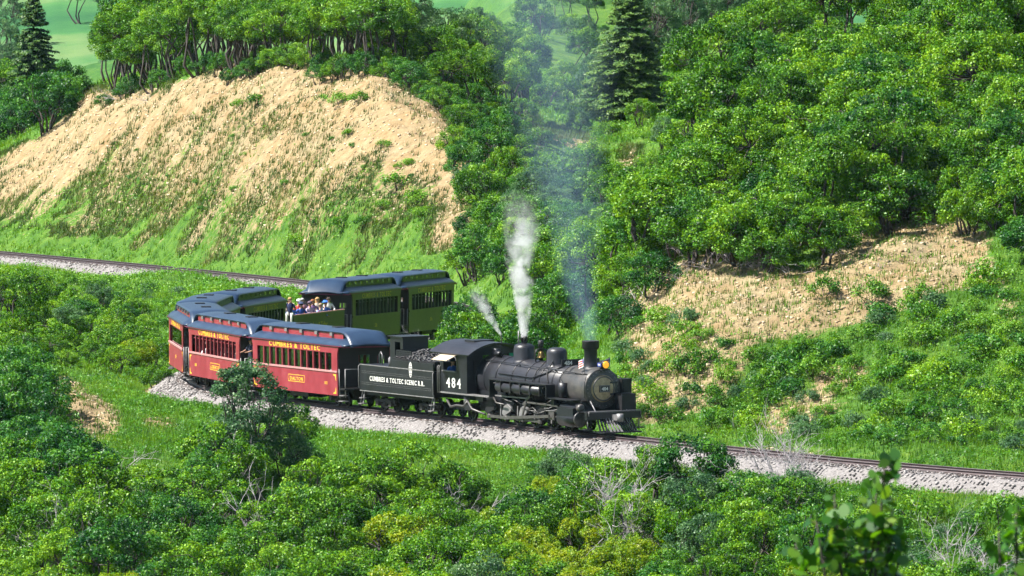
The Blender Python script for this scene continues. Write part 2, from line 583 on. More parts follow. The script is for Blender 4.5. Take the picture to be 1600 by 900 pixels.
def ground_mat():
    m, nt, b = new_mat('ground')
    nd = nt.nodes; L = nt.links
    geo = nd.new('ShaderNodeNewGeometry')

    def noise(sc, det=5):
        n = nd.new('ShaderNodeTexNoise')
        n.inputs['Scale'].default_value = sc
        n.inputs['Detail'].default_value = det
        n.inputs['Roughness'].default_value = 0.65
        L.new(geo.outputs['Position'], n.inputs['Vector'])
        return n.outputs['Fac']

    def ramp(fac, stops):
        r = nd.new('ShaderNodeValToRGB')
        e = r.color_ramp.elements
        e[0].position, e[0].color = stops[0][0], (*stops[0][1], 1)
        e[1].position, e[1].color = stops[-1][0], (*stops[-1][1], 1)
        for p, c in stops[1:-1]:
            e.new(p).color = (*c, 1)
        L.new(fac, r.inputs['Fac'])
        return r.outputs['Color']

    g1 = ramp(noise(0.9, 8), [(0.3, (0.030, 0.085, 0.014)), (0.5, (0.065, 0.150, 0.018)), (0.7, (0.120, 0.200, 0.030))])
    gf = ramp(noise(0.02, 8), [(0.36, (0.024, 0.105, 0.040)), (0.5, (0.055, 0.170, 0.050)), (0.62, (0.125, 0.210, 0.075))])  # bluer green for the far ground, blended in by depth
    af = nd.new('ShaderNodeAttribute'); af.attribute_name = 'far_tint'
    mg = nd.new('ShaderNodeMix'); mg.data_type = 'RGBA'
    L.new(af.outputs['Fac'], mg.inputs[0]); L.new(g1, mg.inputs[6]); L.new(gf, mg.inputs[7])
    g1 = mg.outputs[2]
    s1 = ramp(noise(1.6, 8), [(0.28, (0.11, 0.078, 0.042)), (0.5, (0.255, 0.198, 0.108)), (0.72, (0.40, 0.335, 0.205))])
    s2 = ramp(noise(0.35, 6), [(0.35, (0.32, 0.262, 0.16)), (0.65, (0.31, 0.19, 0.082))])
    mxs = nd.new('ShaderNodeMix'); mxs.data_type = 'RGBA'; mxs.inputs[0].default_value = 0.4
    L.new(s1, mxs.inputs[6]); L.new(s2, mxs.inputs[7])
    at = nd.new('ShaderNodeAttribute'); at.attribute_name = 'bare'
    # patchy edge: bare + noise pushed through a steep ramp
    ad = nd.new('ShaderNodeMath'); ad.operation = 'ADD'
    L.new(at.outputs['Fac'], ad.inputs[0])
    mm = nd.new('ShaderNodeMath'); mm.operation = 'MULTIPLY_ADD'; mm.inputs[1].default_value = 1.4; mm.inputs[2].default_value = -0.7
    L.new(noise(2.2, 7), mm.inputs[0])
    L.new(mm.outputs[0], ad.inputs[1])
    st = nd.new('ShaderNodeMapRange'); st.inputs['From Min'].default_value = 0.38; st.inputs['From Max'].default_value = 0.62
    L.new(ad.outputs[0], st.inputs['Value'])
    mx = nd.new('ShaderNodeMix'); mx.data_type = 'RGBA'
    L.new(st.outputs[0], mx.inputs[0]); L.new(g1, mx.inputs[6]); L.new(mxs.outputs[2], mx.inputs[7])
    L.new(mx.outputs[2], b.inputs['Base Color'])
    b.inputs['Roughness'].default_value = 0.95
    b.inputs['Specular IOR Level'].default_value = 0.15
    bp = nd.new('ShaderNodeBump'); bp.inputs['Strength'].default_value = 0.9; bp.inputs['Distance'].default_value = 0.12
    L.new(noise(5.5, 8), bp.inputs['Height'])
    L.new(bp.outputs['Normal'], b.inputs['Normal'])
    return m


M_GROUND = ground_mat()
_nr, _nc = ZG.shape
_idx = np.arange(_nr * _nc).reshape(_nr, _nc)
_F = np.stack([_idx[:-1, :-1], _idx[:-1, 1:], _idx[1:, 1:], _idx[1:, :-1]], -1).reshape(-1, 4)
_V = np.stack([XG, YG, ZG], -1).reshape(-1, 3)
terrain = link('terrain', npmesh('terrain', _V, _F, M_GROUND, True, {'bare': bare.ravel(), 'far_tint': np.clip((YG - 450) / 150, 0, 1).ravel()}))
tag(terrain, 'grassy hillsides and bare tan cut slopes around the railway curve', 'hillside', kind='structure')

# ---------------------------------------------------------------- track bed, rails, sleepers
M_BALLAST = paint('ballast', (0.20, 0.188, 0.185), 0.9, var=0.45, scale=9, bump=0.8)
M_STONE = leaf_mat('ballast_stones', (0.105, 0.098, 0.096), (0.235, 0.220, 0.216), (0.40, 0.380, 0.370), obvar=0, trans=0.0, rough=0.9, spec=0.2)
M_RAIL = paint('rail_steel', (0.060, 0.042, 0.045), 0.55, metal=0.3, var=0.3, scale=2)
M_RAILTOP = paint('rail_head', (0.35, 0.33, 0.33), 0.35, metal=0.9, var=0.2, scale=4)
M_SLEEPER = paint('sleeper_wood', (0.085, 0.062, 0.055), 0.9, var=0.4, scale=7)


def frame_at(i):
    a = np.array([PX[min(i + 1, len(PX) - 1)] - PX[max(i - 1, 0)], PY[min(i + 1, len(PX) - 1)] - PY[max(i - 1, 0)]])
    a /= np.linalg.norm(a)
    return a, np.array([a[1], -a[0]])        # along (rearward), sideways


def sweep_path(prof, s0, s1, step, closed):
    ids = range(int((s0 + 60) / _ds), int((s1 + 60) / _ds), max(1, int(step / _ds)))
    V = []
    for i in ids:
        t, n = frame_at(i)
        for q, h in prof:
            V.append((PX[i] + n[0] * q, PY[i] + n[1] * q, PZ[i] + h))
    V = np.array(V)
    k = len(prof); m = len(V) // k
    Fs = []
    for r in range(m - 1):
        for j in range(k if closed else k - 1):
            j2 = (j + 1) % k
            Fs.append((r * k + j, r * k + j2, (r + 1) * k + j2, (r + 1) * k + j))
    return V, np.array(Fs)


_prof = [(-2.55, -1.0), (-2.1, -0.72), (-1.65, -0.38), (-1.4, -0.22), (-0.7, -0.18), (0, -0.185), (0.7, -0.18), (1.4, -0.22), (1.65, -0.38), (2.1, -0.72), (2.55, -1.0)]
V, Fs = sweep_path(_prof, -58, 396, 0.5, False)
V[:, 2] += 0.035 * vnoise(V[:, 0], V[:, 1], 0.5, 21)
V[:, 0] += 0.10 * vnoise(V[:, 0], V[:, 1], 0.9, 22); V[:, 1] += 0.10 * vnoise(V[:, 0], V[:, 1], 0.9, 23)
tag(link('track_bed', npmesh('track_bed', V, Fs, M_BALLAST, True)), 'pale crushed stone ballast bed of the railway line', 'track bed', kind='structure')

track = empty('railway_track')
tag(track, 'single narrow gauge railway track curving round the hillside', 'railway track')
G2 = 0.457
for sgn in (-1, 1):
    q = sgn * (G2 + 0.03)
    rp = [(q - 0.055, -0.15), (q - 0.055, -0.13), (q - 0.014, -0.115), (q - 0.014, -0.04), (q - 0.032, -0.03), (q - 0.032, 0.0), (q + 0.032, 0.0), (q + 0.032, -0.03), (q + 0.014, -0.04), (q + 0.014, -0.115), (q + 0.055, -0.13), (q + 0.055, -0.15)]
    V, Fs = sweep_path(rp, -58, 396, 1.0, True)
    me = npmesh('rail', V, Fs, [M_RAIL, M_RAILTOP])
    mi = np.zeros(len(Fs), np.int32); mi[5::12] = 1
    me.polygons.foreach_set('material_index', mi)
    link('rail', me, track)
_sl = MB().box(-0.1, 0.1, -1.0, 1.0, -0.29, -0.155).mesh('sleeper', M_SLEEPER)
shown = list(np.arange(-26, -0.5, 0.52)) + list(np.arange(195, 310, 0.52))
hidden = list(np.arange(-58, -26, 0.52)) + list(np.arange(-0.4, 195, 0.52)) + list(np.arange(310, 395, 0.52))


def sleeper_frame(s):
    i = int(np.clip((s + 60) / _ds, 1, len(PS) - 2))
    t, n = frame_at(i)
    return i, t, n


for s in shown:
    i, t, n = sleeper_frame(s)
    o = link('sleeper', _sl, track)
    o.location = (PX[i], PY[i], PZ[i] + random.uniform(-0.012, 0.004))
    o.rotation_euler = (0, 0, math.atan2(t[1], t[0]) + random.uniform(-.02, .02))
hb = MB()
for s in hidden:
    i, t, n = sleeper_frame(s)
    c = np.array([PX[i], PY[i]])
    pts = [c + t * a + n * b for a, b in ((-.1, -1), (.1, -1), (.1, 1), (-.1, 1))]
    hb.add([(*p, PZ[i] - .29) for p in pts] + [(*p, PZ[i] - .155) for p in pts], [(3, 2, 1, 0), (4, 5, 6, 7), (0, 1, 5, 4), (1, 2, 6, 5), (2, 3, 7, 6), (3, 0, 4, 7)])
tag(hb.build('sleepers_under_train', M_SLEEPER, track), kind='stuff')


def blobs(C, size, seed, mats, name, flat=0.75):
    """many small angular stones as one mesh: a jittered box each"""
    g = np.random.default_rng(seed)
    n = len(C)
    base = np.array([(-1, -1, -1), (1, -1, -1), (1, 1, -1), (-1, 1, -1), (-1, -1, 1), (1, -1, 1), (1, 1, 1), (-1, 1, 1)], float)
    V = base[None] * g.uniform(0.55, 1.1, (n, 8, 3)) * size[:, None, None]
    V[:, :, 2] *= flat
    a = g.uniform(0, 6.28, n)
    ca, sa = np.cos(a)[:, None], np.sin(a)[:, None]
    x = V[:, :, 0] * ca - V[:, :, 1] * sa; y = V[:, :, 0] * sa + V[:, :, 1] * ca
    V = np.stack([x, y, V[:, :, 2]], -1) + C[:, None, :]
    fb = np.array([(3, 2, 1, 0), (4, 5, 6, 7), (0, 1, 5, 4), (1, 2, 6, 5), (2, 3, 7, 6), (3, 0, 4, 7)])
    Fs = (np.arange(n) * 8)[:, None, None] + fb[None]
    t = np.repeat(g.uniform(0.1, 0.95, n), 8)
    return npmesh(name, V.reshape(-1, 3), Fs.reshape(-1, 4), mats, False, {'tint': t})


def ballast_stones():
    g = np.random.default_rng(31)
    n = 30000
    s = np.where(g.random(n) < 0.6, g.uniform(-40, 72, n), g.uniform(195, 325, n))
    q = g.uniform(-2.45, 2.45, n)
    i = np.clip(((s + 60) / _ds).astype(int), 1, len(PS) - 2)
    tx = PX[i + 1] - PX[i - 1]; ty = PY[i + 1] - PY[i - 1]
    l = np.hypot(tx, ty)
    X = PX[i] + ty / l * q; Y = PY[i] - tx / l * q
    h = np.interp(np.abs(q), [0, .7, 1.4, 1.65, 2.1, 2.55], [-.2, -.18, -.22, -.38, -.72, -1.0])
    C = np.stack([X, Y, PZ[i] + h + g.uniform(-0.01, 0.03, n)], -1)
    return blobs(C, g.uniform(0.028, 0.062, n), 32, M_STONE, 'ballast_gravel')


tag(link('ballast_gravel', ballast_stones()), 'loose pale crushed stone lying over the track bed', 'gravel', kind='stuff')

# ---------------------------------------------------------------- the locomotive
M_BLK = paint('engine_black', (0.007, 0.008, 0.012), 0.42, var=0.35, scale=2.5, bump=0.15, dust=(0.024, 0.025, 0.032))
M_BOIL = paint('boiler_jacket', (0.012, 0.013, 0.018), 0.40, var=0.3, scale=1.6, bump=0.12, dust=(0.045, 0.045, 0.054))
M_DK = paint('underframe_black', (0.008, 0.008, 0.010), 0.6, var=0.4, scale=3)
M_GRAPH = paint('smokebox_graphite', (0.085, 0.100, 0.112), 0.40, metal=0.3, var=0.5, scale=3, dust=(0.16, 0.10, 0.05))
M_RUST = paint('burnt_smokebox_door', (0.62, 0.46, 0.25), 0.5, metal=0.2, var=0.6, scale=4, dust=(0.10, 0.13, 0.16))
M_STEEL = paint('rod_steel', (0.115, 0.110, 0.108), 0.42, metal=0.5, var=0.3, scale=4)
M_GREYP = paint('grey_fittings', (0.22, 0.215, 0.22), 0.5, metal=0.3, var=0.3, scale=5)
M_WHITE = paint('white_lettering', (0.78, 0.78, 0.74), 0.6, var=0.08, scale=9)
M_YELL = paint('yellow_lettering', (0.82, 0.50, 0.035), 0.55, var=0.12, scale=9)
M_YDIM = paint('gold_lettering', (0.50, 0.36, 0.05), 0.55, var=0.2, scale=9)
M_TAN = paint('awning_canvas', (0.45, 0.38, 0.28), 0.9, var=0.15, scale=6)
M_GREEN_IN = paint('cab_green', (0.01, 0.36, 0.19), 0.5, var=0.1)
M_AMBER = paint('headlight_lens', (0.75, 0.33, 0.02), 0.15, var=0.1, emit=(1.0, 0.45, 0.04, 0.35))
M_BRASS = paint('bell_brass', (0.20, 0.14, 0.05), 0.35, metal=0.9, var=0.3)
M_REDP = paint('flag_red', (0.55, 0.02, 0.02), 0.8, var=0.1)
M_BLUEP = paint('flag_blue', (0.02, 0.04, 0.25), 0.8, var=0.1)
M_COAL = paint('coal', (0.012, 0.012, 0.015), 0.5, var=0.5, scale=9, spec=0.4)
M_CABIN = paint('cab_interior', (0.02, 0.02, 0.022), 0.8, var=0.3)


def text_mesh(body, size, mat, bold=0.012, sx=1.0, space=1.0):
    """lettering as a thin mesh in the xy plane, centred on its width, standing on y = 0"""
    cu = bpy.data.curves.new('lettering', 'FONT')
    cu.body = body
    cu.size = size
    cu.align_x = 'CENTER'
    cu.offset = bold * size
    cu.extrude = 0.003
    cu.resolution_u = 3
    cu.space_character = space
    ob = bpy.data.objects.new('tmp_text', cu)
    COL.objects.link(ob)
    bpy.context.view_layer.update()
    me = bpy.data.meshes.new_from_object(ob.evaluated_get(bpy.context.evaluated_depsgraph_get()))
    bpy.data.objects.remove(ob)
    bpy.data.curves.remove(cu)
    me.materials.clear()
    me.materials.append(mat)
    if sx != 1.0:
        me.transform(Matrix.Diagonal((sx, 1, 1, 1)))
    return me


def serif_mesh(body, size, mat, sx=1.0, bold=0.018):
    """lettering with slab serifs: the plain letters plus short feet and caps at every upright"""
    out = MB()
    x = 0.0
    feet = {'C': 'o', 'U': 'tt', 'M': 'tb2', 'B': 'l', 'R': 'lb', 'E': 'l', 'S': 'o', 'T': 'c', 'O': 'o', 'L': 'l', '&': 'o', 'N': 'tb2', 'I': 'c', 'D': 'l', 'A': 'bb', '4': 'r', '8': 'o'}
    parts = []
    for ch in body:
        if ch == ' ':
            x += 0.34 * size
            continue
        me = text_mesh(ch, size, mat, bold)
        co = np.zeros(len(me.vertices) * 3)
        me.vertices.foreach_get('co', co)
        co = co.reshape(-1, 3)
        w = co[:, 0].max() - co[:, 0].min()
        co[:, 0] += x - co[:, 0].min()
        y0, y1 = co[:, 1].min(), co[:, 1].max()
        out.add(co, [list(p.vertices) for p in me.polygons])
        bpy.data.meshes.remove(me)
        k = feet.get(ch, '')
        t = 0.04 * size; e = 0.05 * size; st = 0.13 * size

        def slab(cx, cy, half):
            out.box(cx - half, cx + half, cy - t / 2, cy + t / 2, -0.003, 0.0035)
        if k in ('l', 'lb'):
            slab(x + st / 2, y0, st / 2 + e); slab(x + st / 2, y1, st / 2 + e)
        if k == 'lb' or k == 'bb':
            slab(x + w - st / 2, y0, st / 2 + e)
        if k == 'bb':
            slab(x + st / 2, y0, st / 2 + e)
        if k in ('tt', 'tb2'):
            slab(x + st / 2, y1, st / 2 + e); slab(x + w - st / 2, y1, st / 2 + e)
        if k == 'tb2':
            slab(x + st / 2, y0, st / 2 + e); slab(x + w - st / 2, y0, st / 2 + e)
        if k == 'c':
            slab(x + w / 2, y0, st / 2 + e)
            if ch == 'I':
                slab(x + w / 2, y1, st / 2 + e)
        if k == 'r':
            slab(x + w * 0.72, y0, st / 2 + e)
        x += w + 0.19 * size
    W = x - 0.19 * size
    out.v = [((p[0] - W / 2) * sx, p[1], p[2]) for p in out.v]
    return out.mesh('lettering', mat)


def place_text(me, parent, x, y, z, side, name='lettering'):
    """side -1: on the right flank reading forward; +1: on the left flank; 'f': facing forward"""
    o = link(name, me, parent)
    if name == 'lettering':
        o['kind'] = 'stuff'
    o.location = (x, y, z)
    o.rotation_euler = (math.pi / 2, 0, 0) if side == -1 else (math.pi / 2, 0, math.pi) if side == 1 else (math.pi / 2, 0, math.pi / 2)
    return o


def wheel_mesh(r, w, nsp=10):
    b = MB()
    b.lathe([(-w / 2, r * 0.80), (-w / 2, r * 0.98), (-w / 2 + .02, r * 1.05), (-w / 2 + .045, r * 1.05), (-w / 2 + .05, r), (w / 2, r * 0.98), (w / 2, r * 0.80), (-w / 2, r * 0.80)], (0, 0, 0), 'y', 28, caps=False)
    b.lathe([(-w / 2 - .02, r * 0.17), (w / 2 + .03, r * 0.15)], (0, 0, 0), 'y', 12)
    for k in range(nsp):
        a = 2 * math.pi * k / nsp
        b.bar((math.cos(a) * r * .12, 0, math.sin(a) * r * .12), (math.cos(a) * r * .84, 0, math.sin(a) * r * .84), 0.05, 0.07)
    return b.mesh('wheel', M_DK)


def make_locomotive():
    T = empty('steam_locomotive', ride(1.0, 11.5) @ Matrix.Translation((1.0, 0, 0)) @ Matrix.Diagonal((1.07, 1, 1, 1)))
    tag(T, 'black steam locomotive numbered 484 leading the train round the curve', 'locomotive')
    BZ = 1.97                                   # boiler centre line
    # boiler barrel, tapering up towards the firebox
    b = MB().lathe([(-9.25, 1.00), (-7.6, 0.99), (-7.55, 0.985), (-5.2, 0.93), (-2.55, 0.845), (-2.5, 0.80)], (0, 0, BZ - 0.0), 'x', 40)
    boiler = b.build('boiler', M_BOIL, T)
    for x, r in ((-8.5, 1.0), (-7.55, .995), (-6.3, .965), (-5.2, .94), (-4.1, .905), (-3.1, .868)):
        MB().lathe([(-.035, r + .004), (-.035, r + .014), (.035, r + .012), (.035, r + .002)], (x, 0, BZ), 'x', 40).build('boiler_band', M_BLK, boiler)
    # firebox sides below the barrel
    MB().box(-9.2, -6.9, -0.86, 0.86, 0.85, 1.95).build('firebox', M_BLK, T)
    sb = MB().lathe([(-2.52, .90), (-0.42, .90), (-0.38, .89), (-0.36, .84)], (0, 0, BZ), 'x', 40).build('smokebox', M_GRAPH, T)
    MB().lathe([(-.04, .905), (-.04, .922), (.04, .922), (.04, .905)], (-2.45, 0, BZ), 'x', 40).build('boiler_band', M_BLK, sb)
    # smokebox front with its door, bolts, hinges and number plate
    fr = MB().lathe([(-0.37, .89), (-.33, .88), (-.31, .84), (-.31, .62), (-.30, .60)], (0, 0, BZ), 'x', 40).build('smokebox_front', M_GRAPH, T)
    MB().lathe([(-.305, .60), (-.26, .585), (-.24, .54), (-.20, .36), (-.17, .18), (-.165, .02)], (0, 0, BZ), 'x', 36).build('smokebox_door', M_RUST, fr)
    MB().lathe([(-.27, .535), (-.225, .545), (-.215, .50), (-.235, .48)], (0, 0, BZ), 'x', 36).build('door_ring', M_GRAPH, fr)
    bb = MB()
    for k in range(28):
        a = 2 * math.pi * k / 28
        bb.lathe([(-.31, .022), (-.285, .018)], (0, math.cos(a) * .76, BZ + math.sin(a) * .76), 'x', 6)
    bb.build('bolt_ring', M_GREYP, fr)
    for s in (1, -1):
        h = MB().box(-.24, -.20, .30, .66, BZ + .25 * s - .04, BZ + .25 * s + .04)
        h.build('hinge', M_BLK, fr)
    pl = MB().box(-.17, -.13, -.26, .26, BZ - .15, BZ + .15).build('number_plate', M_BLK, fr)
    MB().box(-.132, -.124, -.24, .24, BZ + .115, BZ + .135).box(-.132, -.124, -.24, .24, BZ - .135, BZ - .115).box(-.132, -.124, -.24, -.22, BZ - .115, BZ + .115).box(-.132, -.124, .22, .24, BZ - .115, BZ + .115).build('plate_rim', M_GREYP, pl)
    place_text(text_mesh('484', .21, M_WHITE, .02), pl, -.121, 0, BZ - .075, 'f')
    # stack
    st = MB().lathe([(2.62, .48), (2.80, .36), (2.90, .30), (3.1, .275), (3.62, .285), (3.64, .30)], (-1.27, 0, 0), 'z', 24).build('smokestack', M_BLK, T)
    MB().lathe([(3.62, .30), (3.68, .36), (3.98, .365), (4.0, .37), (4.0, .30), (3.9, .26)], (-1.27, 0, 0), 'z', 24).build('stack_cap', M_DK, st)
    # headlight with side number boards
    hl = MB().lathe([(0, .16), (.05, .185), (.34, .19), (.36, .20), (.38, .17)], (-.42, 0, 3.02), 'x', 22).build('headlight', M_BLK, T)
    MB().lathe([(-.055, .165), (-.01, .15), (.015, .09), (.02, .01)], (0.03 - .04, 0, 3.02), 'x', 22).build('lens', M_AMBER, hl)
    MB().box(-.5, 0.0, -.2, .2, 2.78, 2.83).build('headlight_bracket', M_BLK, hl)
    nb = MB().box(-.36, -.05, -.235, -.20, 2.94, 3.1).build('number_board', M_BLUEP, hl)
    place_text(text_mesh('484', .12, M_WHITE, .02), nb, -.205, -.239, 2.98, -1)
    # number board in front of the sand dome
    b2 = MB().box(-2.15, -2.1, -.95, .95, 2.88, 3.16).build('cross_number_board', M_BLK, T)
    place_text(text_mesh('484', .26, M_WHITE, .02), b2, -2.09, -.62, 2.92, 'f')
    place_text(text_mesh('484', .26, M_WHITE, .02), b2, -2.09, .62, 2.92, 'f')
    # domes
    MB().lathe([(2.66, .60), (2.74, .50), (2.84, .455), (3.30, .445), (3.42, .42), (3.50, .35), (3.545, .22), (3.56, .02)], (-4.05, 0, 0), 'z', 28).build('sand_dome', M_BOIL, T)
    sd = MB().lathe([(2.70, .62), (2.80, .52), (2.90, .475), (3.36, .465), (3.48, .43), (3.55, .33), (3.59, .16), (3.6, .02)], (-6.75, 0, 0), 'z', 28).build('steam_dome', M_BOIL, T)
    for dx, h in ((-.12, 3.93), (.1, 3.9)):
        MB().lathe([(3.5, .075), (3.7, .075), (3.72, .10), (h - .06, .10), (h, .07)], (-6.75 + dx, 0, 0), 'z', 12).build('safety_valve', M_DK, sd)
    MB().lathe([(3.5, .03), (4.12, .03), (4.12, .02)], (-7.05, -.1, 0), 'z', 8).build('whistle', M_GREYP, sd)
    # bell on its yoke
    bl = MB().lathe([(3.02, .21), (3.06, .19), (3.15, .14), (3.28, .12), (3.33, .05)], (-5.35, 0, 0), 'z', 18).build('bell', M_BRASS, T)
    MB().tube([(-5.35, -.27, 2.85), (-5.35, -.29, 3.2), (-5.35, -.24, 3.38), (-5.35, 0, 3.44), (-5.35, .24, 3.38), (-5.35, .29, 3.2), (-5.35, .27, 2.85)], .03, 8).build('bell_yoke', M_BLK, bl)
    MB().lathe([(2.9, .09), (3.5, .09), (3.52, .12), (3.75, .12), (3.78, .07)], (-5.62, .15, 0), 'z', 12).build('generator', M_DK, T)
    MB().lathe([(-.2, .12), (.2, .12)], (-8.3, -.35, 3.05), 'x', 14).build('turbine', M_BLK, T)
    MB().lathe([(-.14, .15), (.14, .15)], (-8.75, -.2, 3.12), 'y', 14).build('turret', M_BLK, T)
    MB().tube([(-8.0, -.4, 2.9), (-8.0, -.4, 4.0)], .022, 6).build('vent_pipe', M_DK, T)
    # cab
    cab = MB()
    x0, x1, w, z0, z1 = -11.45, -9.2, 1.42, 1.28, 3.02
    t = .05
    for s in (-1, 1):
        ys = sorted((s * w, s * (w - t)))
        cab.box(x0, x1, *ys, z0, 2.22)                        # below the window
        cab.box(x0, x0 + .28, *ys, 2.22, z1)
        cab.box(x0 + 1.35, x1, *ys, 2.22, z1)
        cab.box(x0 + .28, x0 + 1.35, *ys, 2.86, z1)
    cab.prism([(-w + t, z0), (-.62, z0), (-.62, 3.28), (-w + t, z1)], x1 - t, x1, 'yz')
    cab.prism([(.62, z0), (w - t, z0), (w - t, z1), (.62, 3.28)], x1 - t, x1, 'yz')
    cab.prism([(-.62, 2.95), (.62, 2.95), (.62, 3.28), (0, 3.42), (-.62, 3.28)], x1 - t, x1, 'yz')
    cab.box(x0, x1, -w + t, w - t, z0, z0 + .06)
    cabo = cab.build('cab', M_BLK, T)
    # arched roof overhanging both ends
    rp = []
    for k in range(15):
        a = -1 + 2 * k / 14
        rp.append((a * 1.55, 3.0 + 0.50 * (1 - abs(a) ** 2.2)))
    rpi = [(p[0] * .985, p[1] - .05) for p in rp][::-1]
    ro = MB().sweep(rp + rpi, [-12.15, -8.85], 0, False, True)
    n = len(rp)
    for xx in (-12.15, -8.85):
        ro.add([(xx, *p) for p in rp + rpi], [[k, k + 1, 2 * n - 2 - k, 2 * n - 1 - k] for k in range(n - 1)])
    ro.build('cab_roof', M_BOIL, cabo)
    MB().box(-10.9, -10.1, -.5, .5, 3.46, 3.54).build('roof_hatch', M_BLK, cabo)
    MB().add([(x0 + .2, -w - .02, 2.93), (x0 + 1.45, -w - .02, 2.93), (x0 + 1.45, -w - .55, 2.70), (x0 + .2, -w - .55, 2.70), (x0 + .2, -w - .02, 2.95), (x0 + 1.45, -w - .02, 2.95), (x0 + 1.45, -w - .55, 2.72), (x0 + .2, -w - .55, 2.72)],
             [(0, 1, 2, 3), (4, 5, 6, 7), (0, 1, 5, 4), (1, 2, 6, 5), (2, 3, 7, 6), (3, 0, 4, 7)]).build('window_awning', M_TAN, cabo)
    MB().box(x0 + .26, x0 + 1.37, -w - .08, -w + .04, 2.18, 2.23).build('armrest', M_GREYP, cabo)
    MB().box(x1 + .01, x1 + .05, .70, 1.12, 1.45, 3.0).build('cab_door', M_GREEN_IN, cabo)
    MB().box(x1 + .008, x1 + .04, -1.1, -.75, 1.9, 2.75).build('front_window', M_CABIN, cabo)
    for k, ch in enumerate('484'):
        for s in (-1, 1):
            place_text(serif_mesh(ch, .62, M_WHITE, 1.05, .012), cabo, (x0 + x1) / 2 - (k - 1) * .45 * s, s * (w + .004), 1.50, s, 'numeral')
    MB().box(x0 - .1, x1 + .5, -w - .03, -w + .3, z0 - .07, z0 - .005).build('cab_sill', M_GREYP, cabo)
    for xx in (x0 - .12, x0 + .02):
        MB().tube([(xx, -w - .06, 1.2), (xx, -w - .06, 2.35), (xx + .04, -w, 2.42)], .022, 6).build('grab_iron', M_GREYP, cabo)
    # running boards, step plates, handrails
    for s in (-1, 1):
        MB().box(-9.2, -7.35, s * 1.30 - .17, s * 1.30 + .17, 1.22, 1.27).build('running_board', M_GREYP, T)
        MB().box(-7.3, -2.55, s * 1.28 - .22, s * 1.28 + .22, 2.02, 2.06).build('running_board', M_BLK, T)
        MB().box(-2.55, -.55, s * 1.2 - .25, s * 1.2 + .25, 1.46, 1.50).build('running_board', M_BLK, T)
        MB().box(-7.33, -7.28, s * 1.25 - .2, s * 1.25 + .2, 1.25, 2.06).build('step_plate', M_BLK, T)
        MB().box(-2.6, -2.55, s * 1.25 - .22, s * 1.25 + .22, 1.46, 2.06).build('step_plate', M_BLK, T)
        MB().lathe([(-.0, .12), (.05, .22), (3.75, .22), (3.8, .12)], (-6.75, s * 1.32, 1.74), 'x', 20).build('air_reservoir', M_BOIL, T)
        for k in range(4):
            MB().tube([(-7.0, s * (1.20 + .07 * k), 2.0 - .035 * k), (-2.9, s * (1.20 + .07 * k), 2.0 - .035 * k)], .017, 6).build('cooling_pipe', M_GREYP, T)
        hr = [(-8.9, s * .72, 2.78), (-6, s * .74, 2.74), (-3, s * .74, 2.66), (-1.4, s * .72, 2.62), (-.5, s * .66, 2.60)]
        MB().tube(hr, .022, 6).build('handrail', M_BLK, T)
        for p in hr[:-1]:
            MB().tube([p, (p[0], p[1] * .82, p[2] - .10)], .02, 6).build('handrail_stanchion', M_BLK, T)
        MB().tube([(-7.3, s * .98, 2.28), (-4.6, s * .94, 2.24), (-3.8, s * .80, 2.45), (-3.2, s * .62, 2.68), (-2.9, s * .3, 2.82)], .03, 8).build('sand_pipe', M_BLK, T)
        MB().tube([(-4.3, s * .35, 3.0), (-4.4, s * .80, 2.55), (-4.5, s * .96, 2.1), (-4.5, s * .9, 1.2)], .025, 6).build('sand_pipe', M_DK, T)
        MB().tube([(-3.8, s * .35, 3.0), (-3.6, s * .78, 2.5), (-3.3, s * .92, 2.0), (-3.3, s * .85, 1.2)], .025, 6).build('sand_pipe', M_DK, T)
        # braces from smokebox to pilot deck
        MB().tube([(-.40, s * .62, 1.52), (.45, s * .80, .98)], .032, 8).build('front_brace', M_GREYP, T)
        MB().lathe([(-.15, .17), (.3, .22), (.62, .23)], (-2.0, s * .95, 1.55), 'z', 14).build('steam_pipe', M_BLK, T)
        # cylinder block: valve chest above, cylinder below
        cyl = MB().lathe([(-.02, .22), (0, .36), (1.35, .36), (1.37, .30)], (-1.75, s * 1.10, .66), 'x', 24).build('cylinder', M_BLK, T)
        MB().lathe([(0, .335), (.05, .345), (.07, .30), (.075, .02)], (-.39, s * 1.10, .66), 'x', 24).build('cylinder_head', M_GRAPH, cyl)
        vc = MB().lathe([(0, .20), (1.3, .20)], (-1.73, s * 1.10, 1.15), 'x', 20).build('valve_chest', M_BLK, cyl)
        MB().lathe([(0, .185), (.16, .18), (.2, .13), (.21, .02)], (-.43, s * 1.10, 1.15), 'x', 20).build('valve_cap', M_GRAPH, cyl)
        MB().prism([(-1.72, .66), (-.42, .66), (-.42, 1.15), (-1.72, 1.15)], s * 1.10 - .34, s * 1.10 + .34, 'xz').build('cylinder_saddle', M_BLK, cyl)
        MB().box(-1.65, -.45, s * .25, s * 1.0, .55, 1.45).build('saddle', M_DK, cyl)
        # crosshead guides and rods
        MB().box(-3.3, -1.75, s * 1.12 - .05, s * 1.12 + .05, .86, .93).build('crosshead_guide', M_STEEL, T)
        MB().box(-2.8, -2.35, s * 1.12 - .09, s * 1.12 + .09, .52, .90).build('crosshead', M_STEEL, T)
        MB().tube([(-2.4, s * 1.12, .66), (-1.7, s * 1.12, .66)], .04, 8).build('piston_rod', M_STEEL, T)
    AX = (-3.45, -4.85, -6.25, -7.65)
    WM = wheel_mesh(.56, .13, 12)
    CW = MB()
    seg = [(.43 * math.cos(a), .43 * math.sin(a)) for a in np.linspace(math.pi * .12, math.pi * .88, 12)]
    CW.prism([(.30, .02)] + seg + [(-.30, .02)], -.045, .045, 'xz')
    CWM = CW.mesh('counterweight', M_GREYP)
    CWD = CW.mesh('counterweight', M_DK)
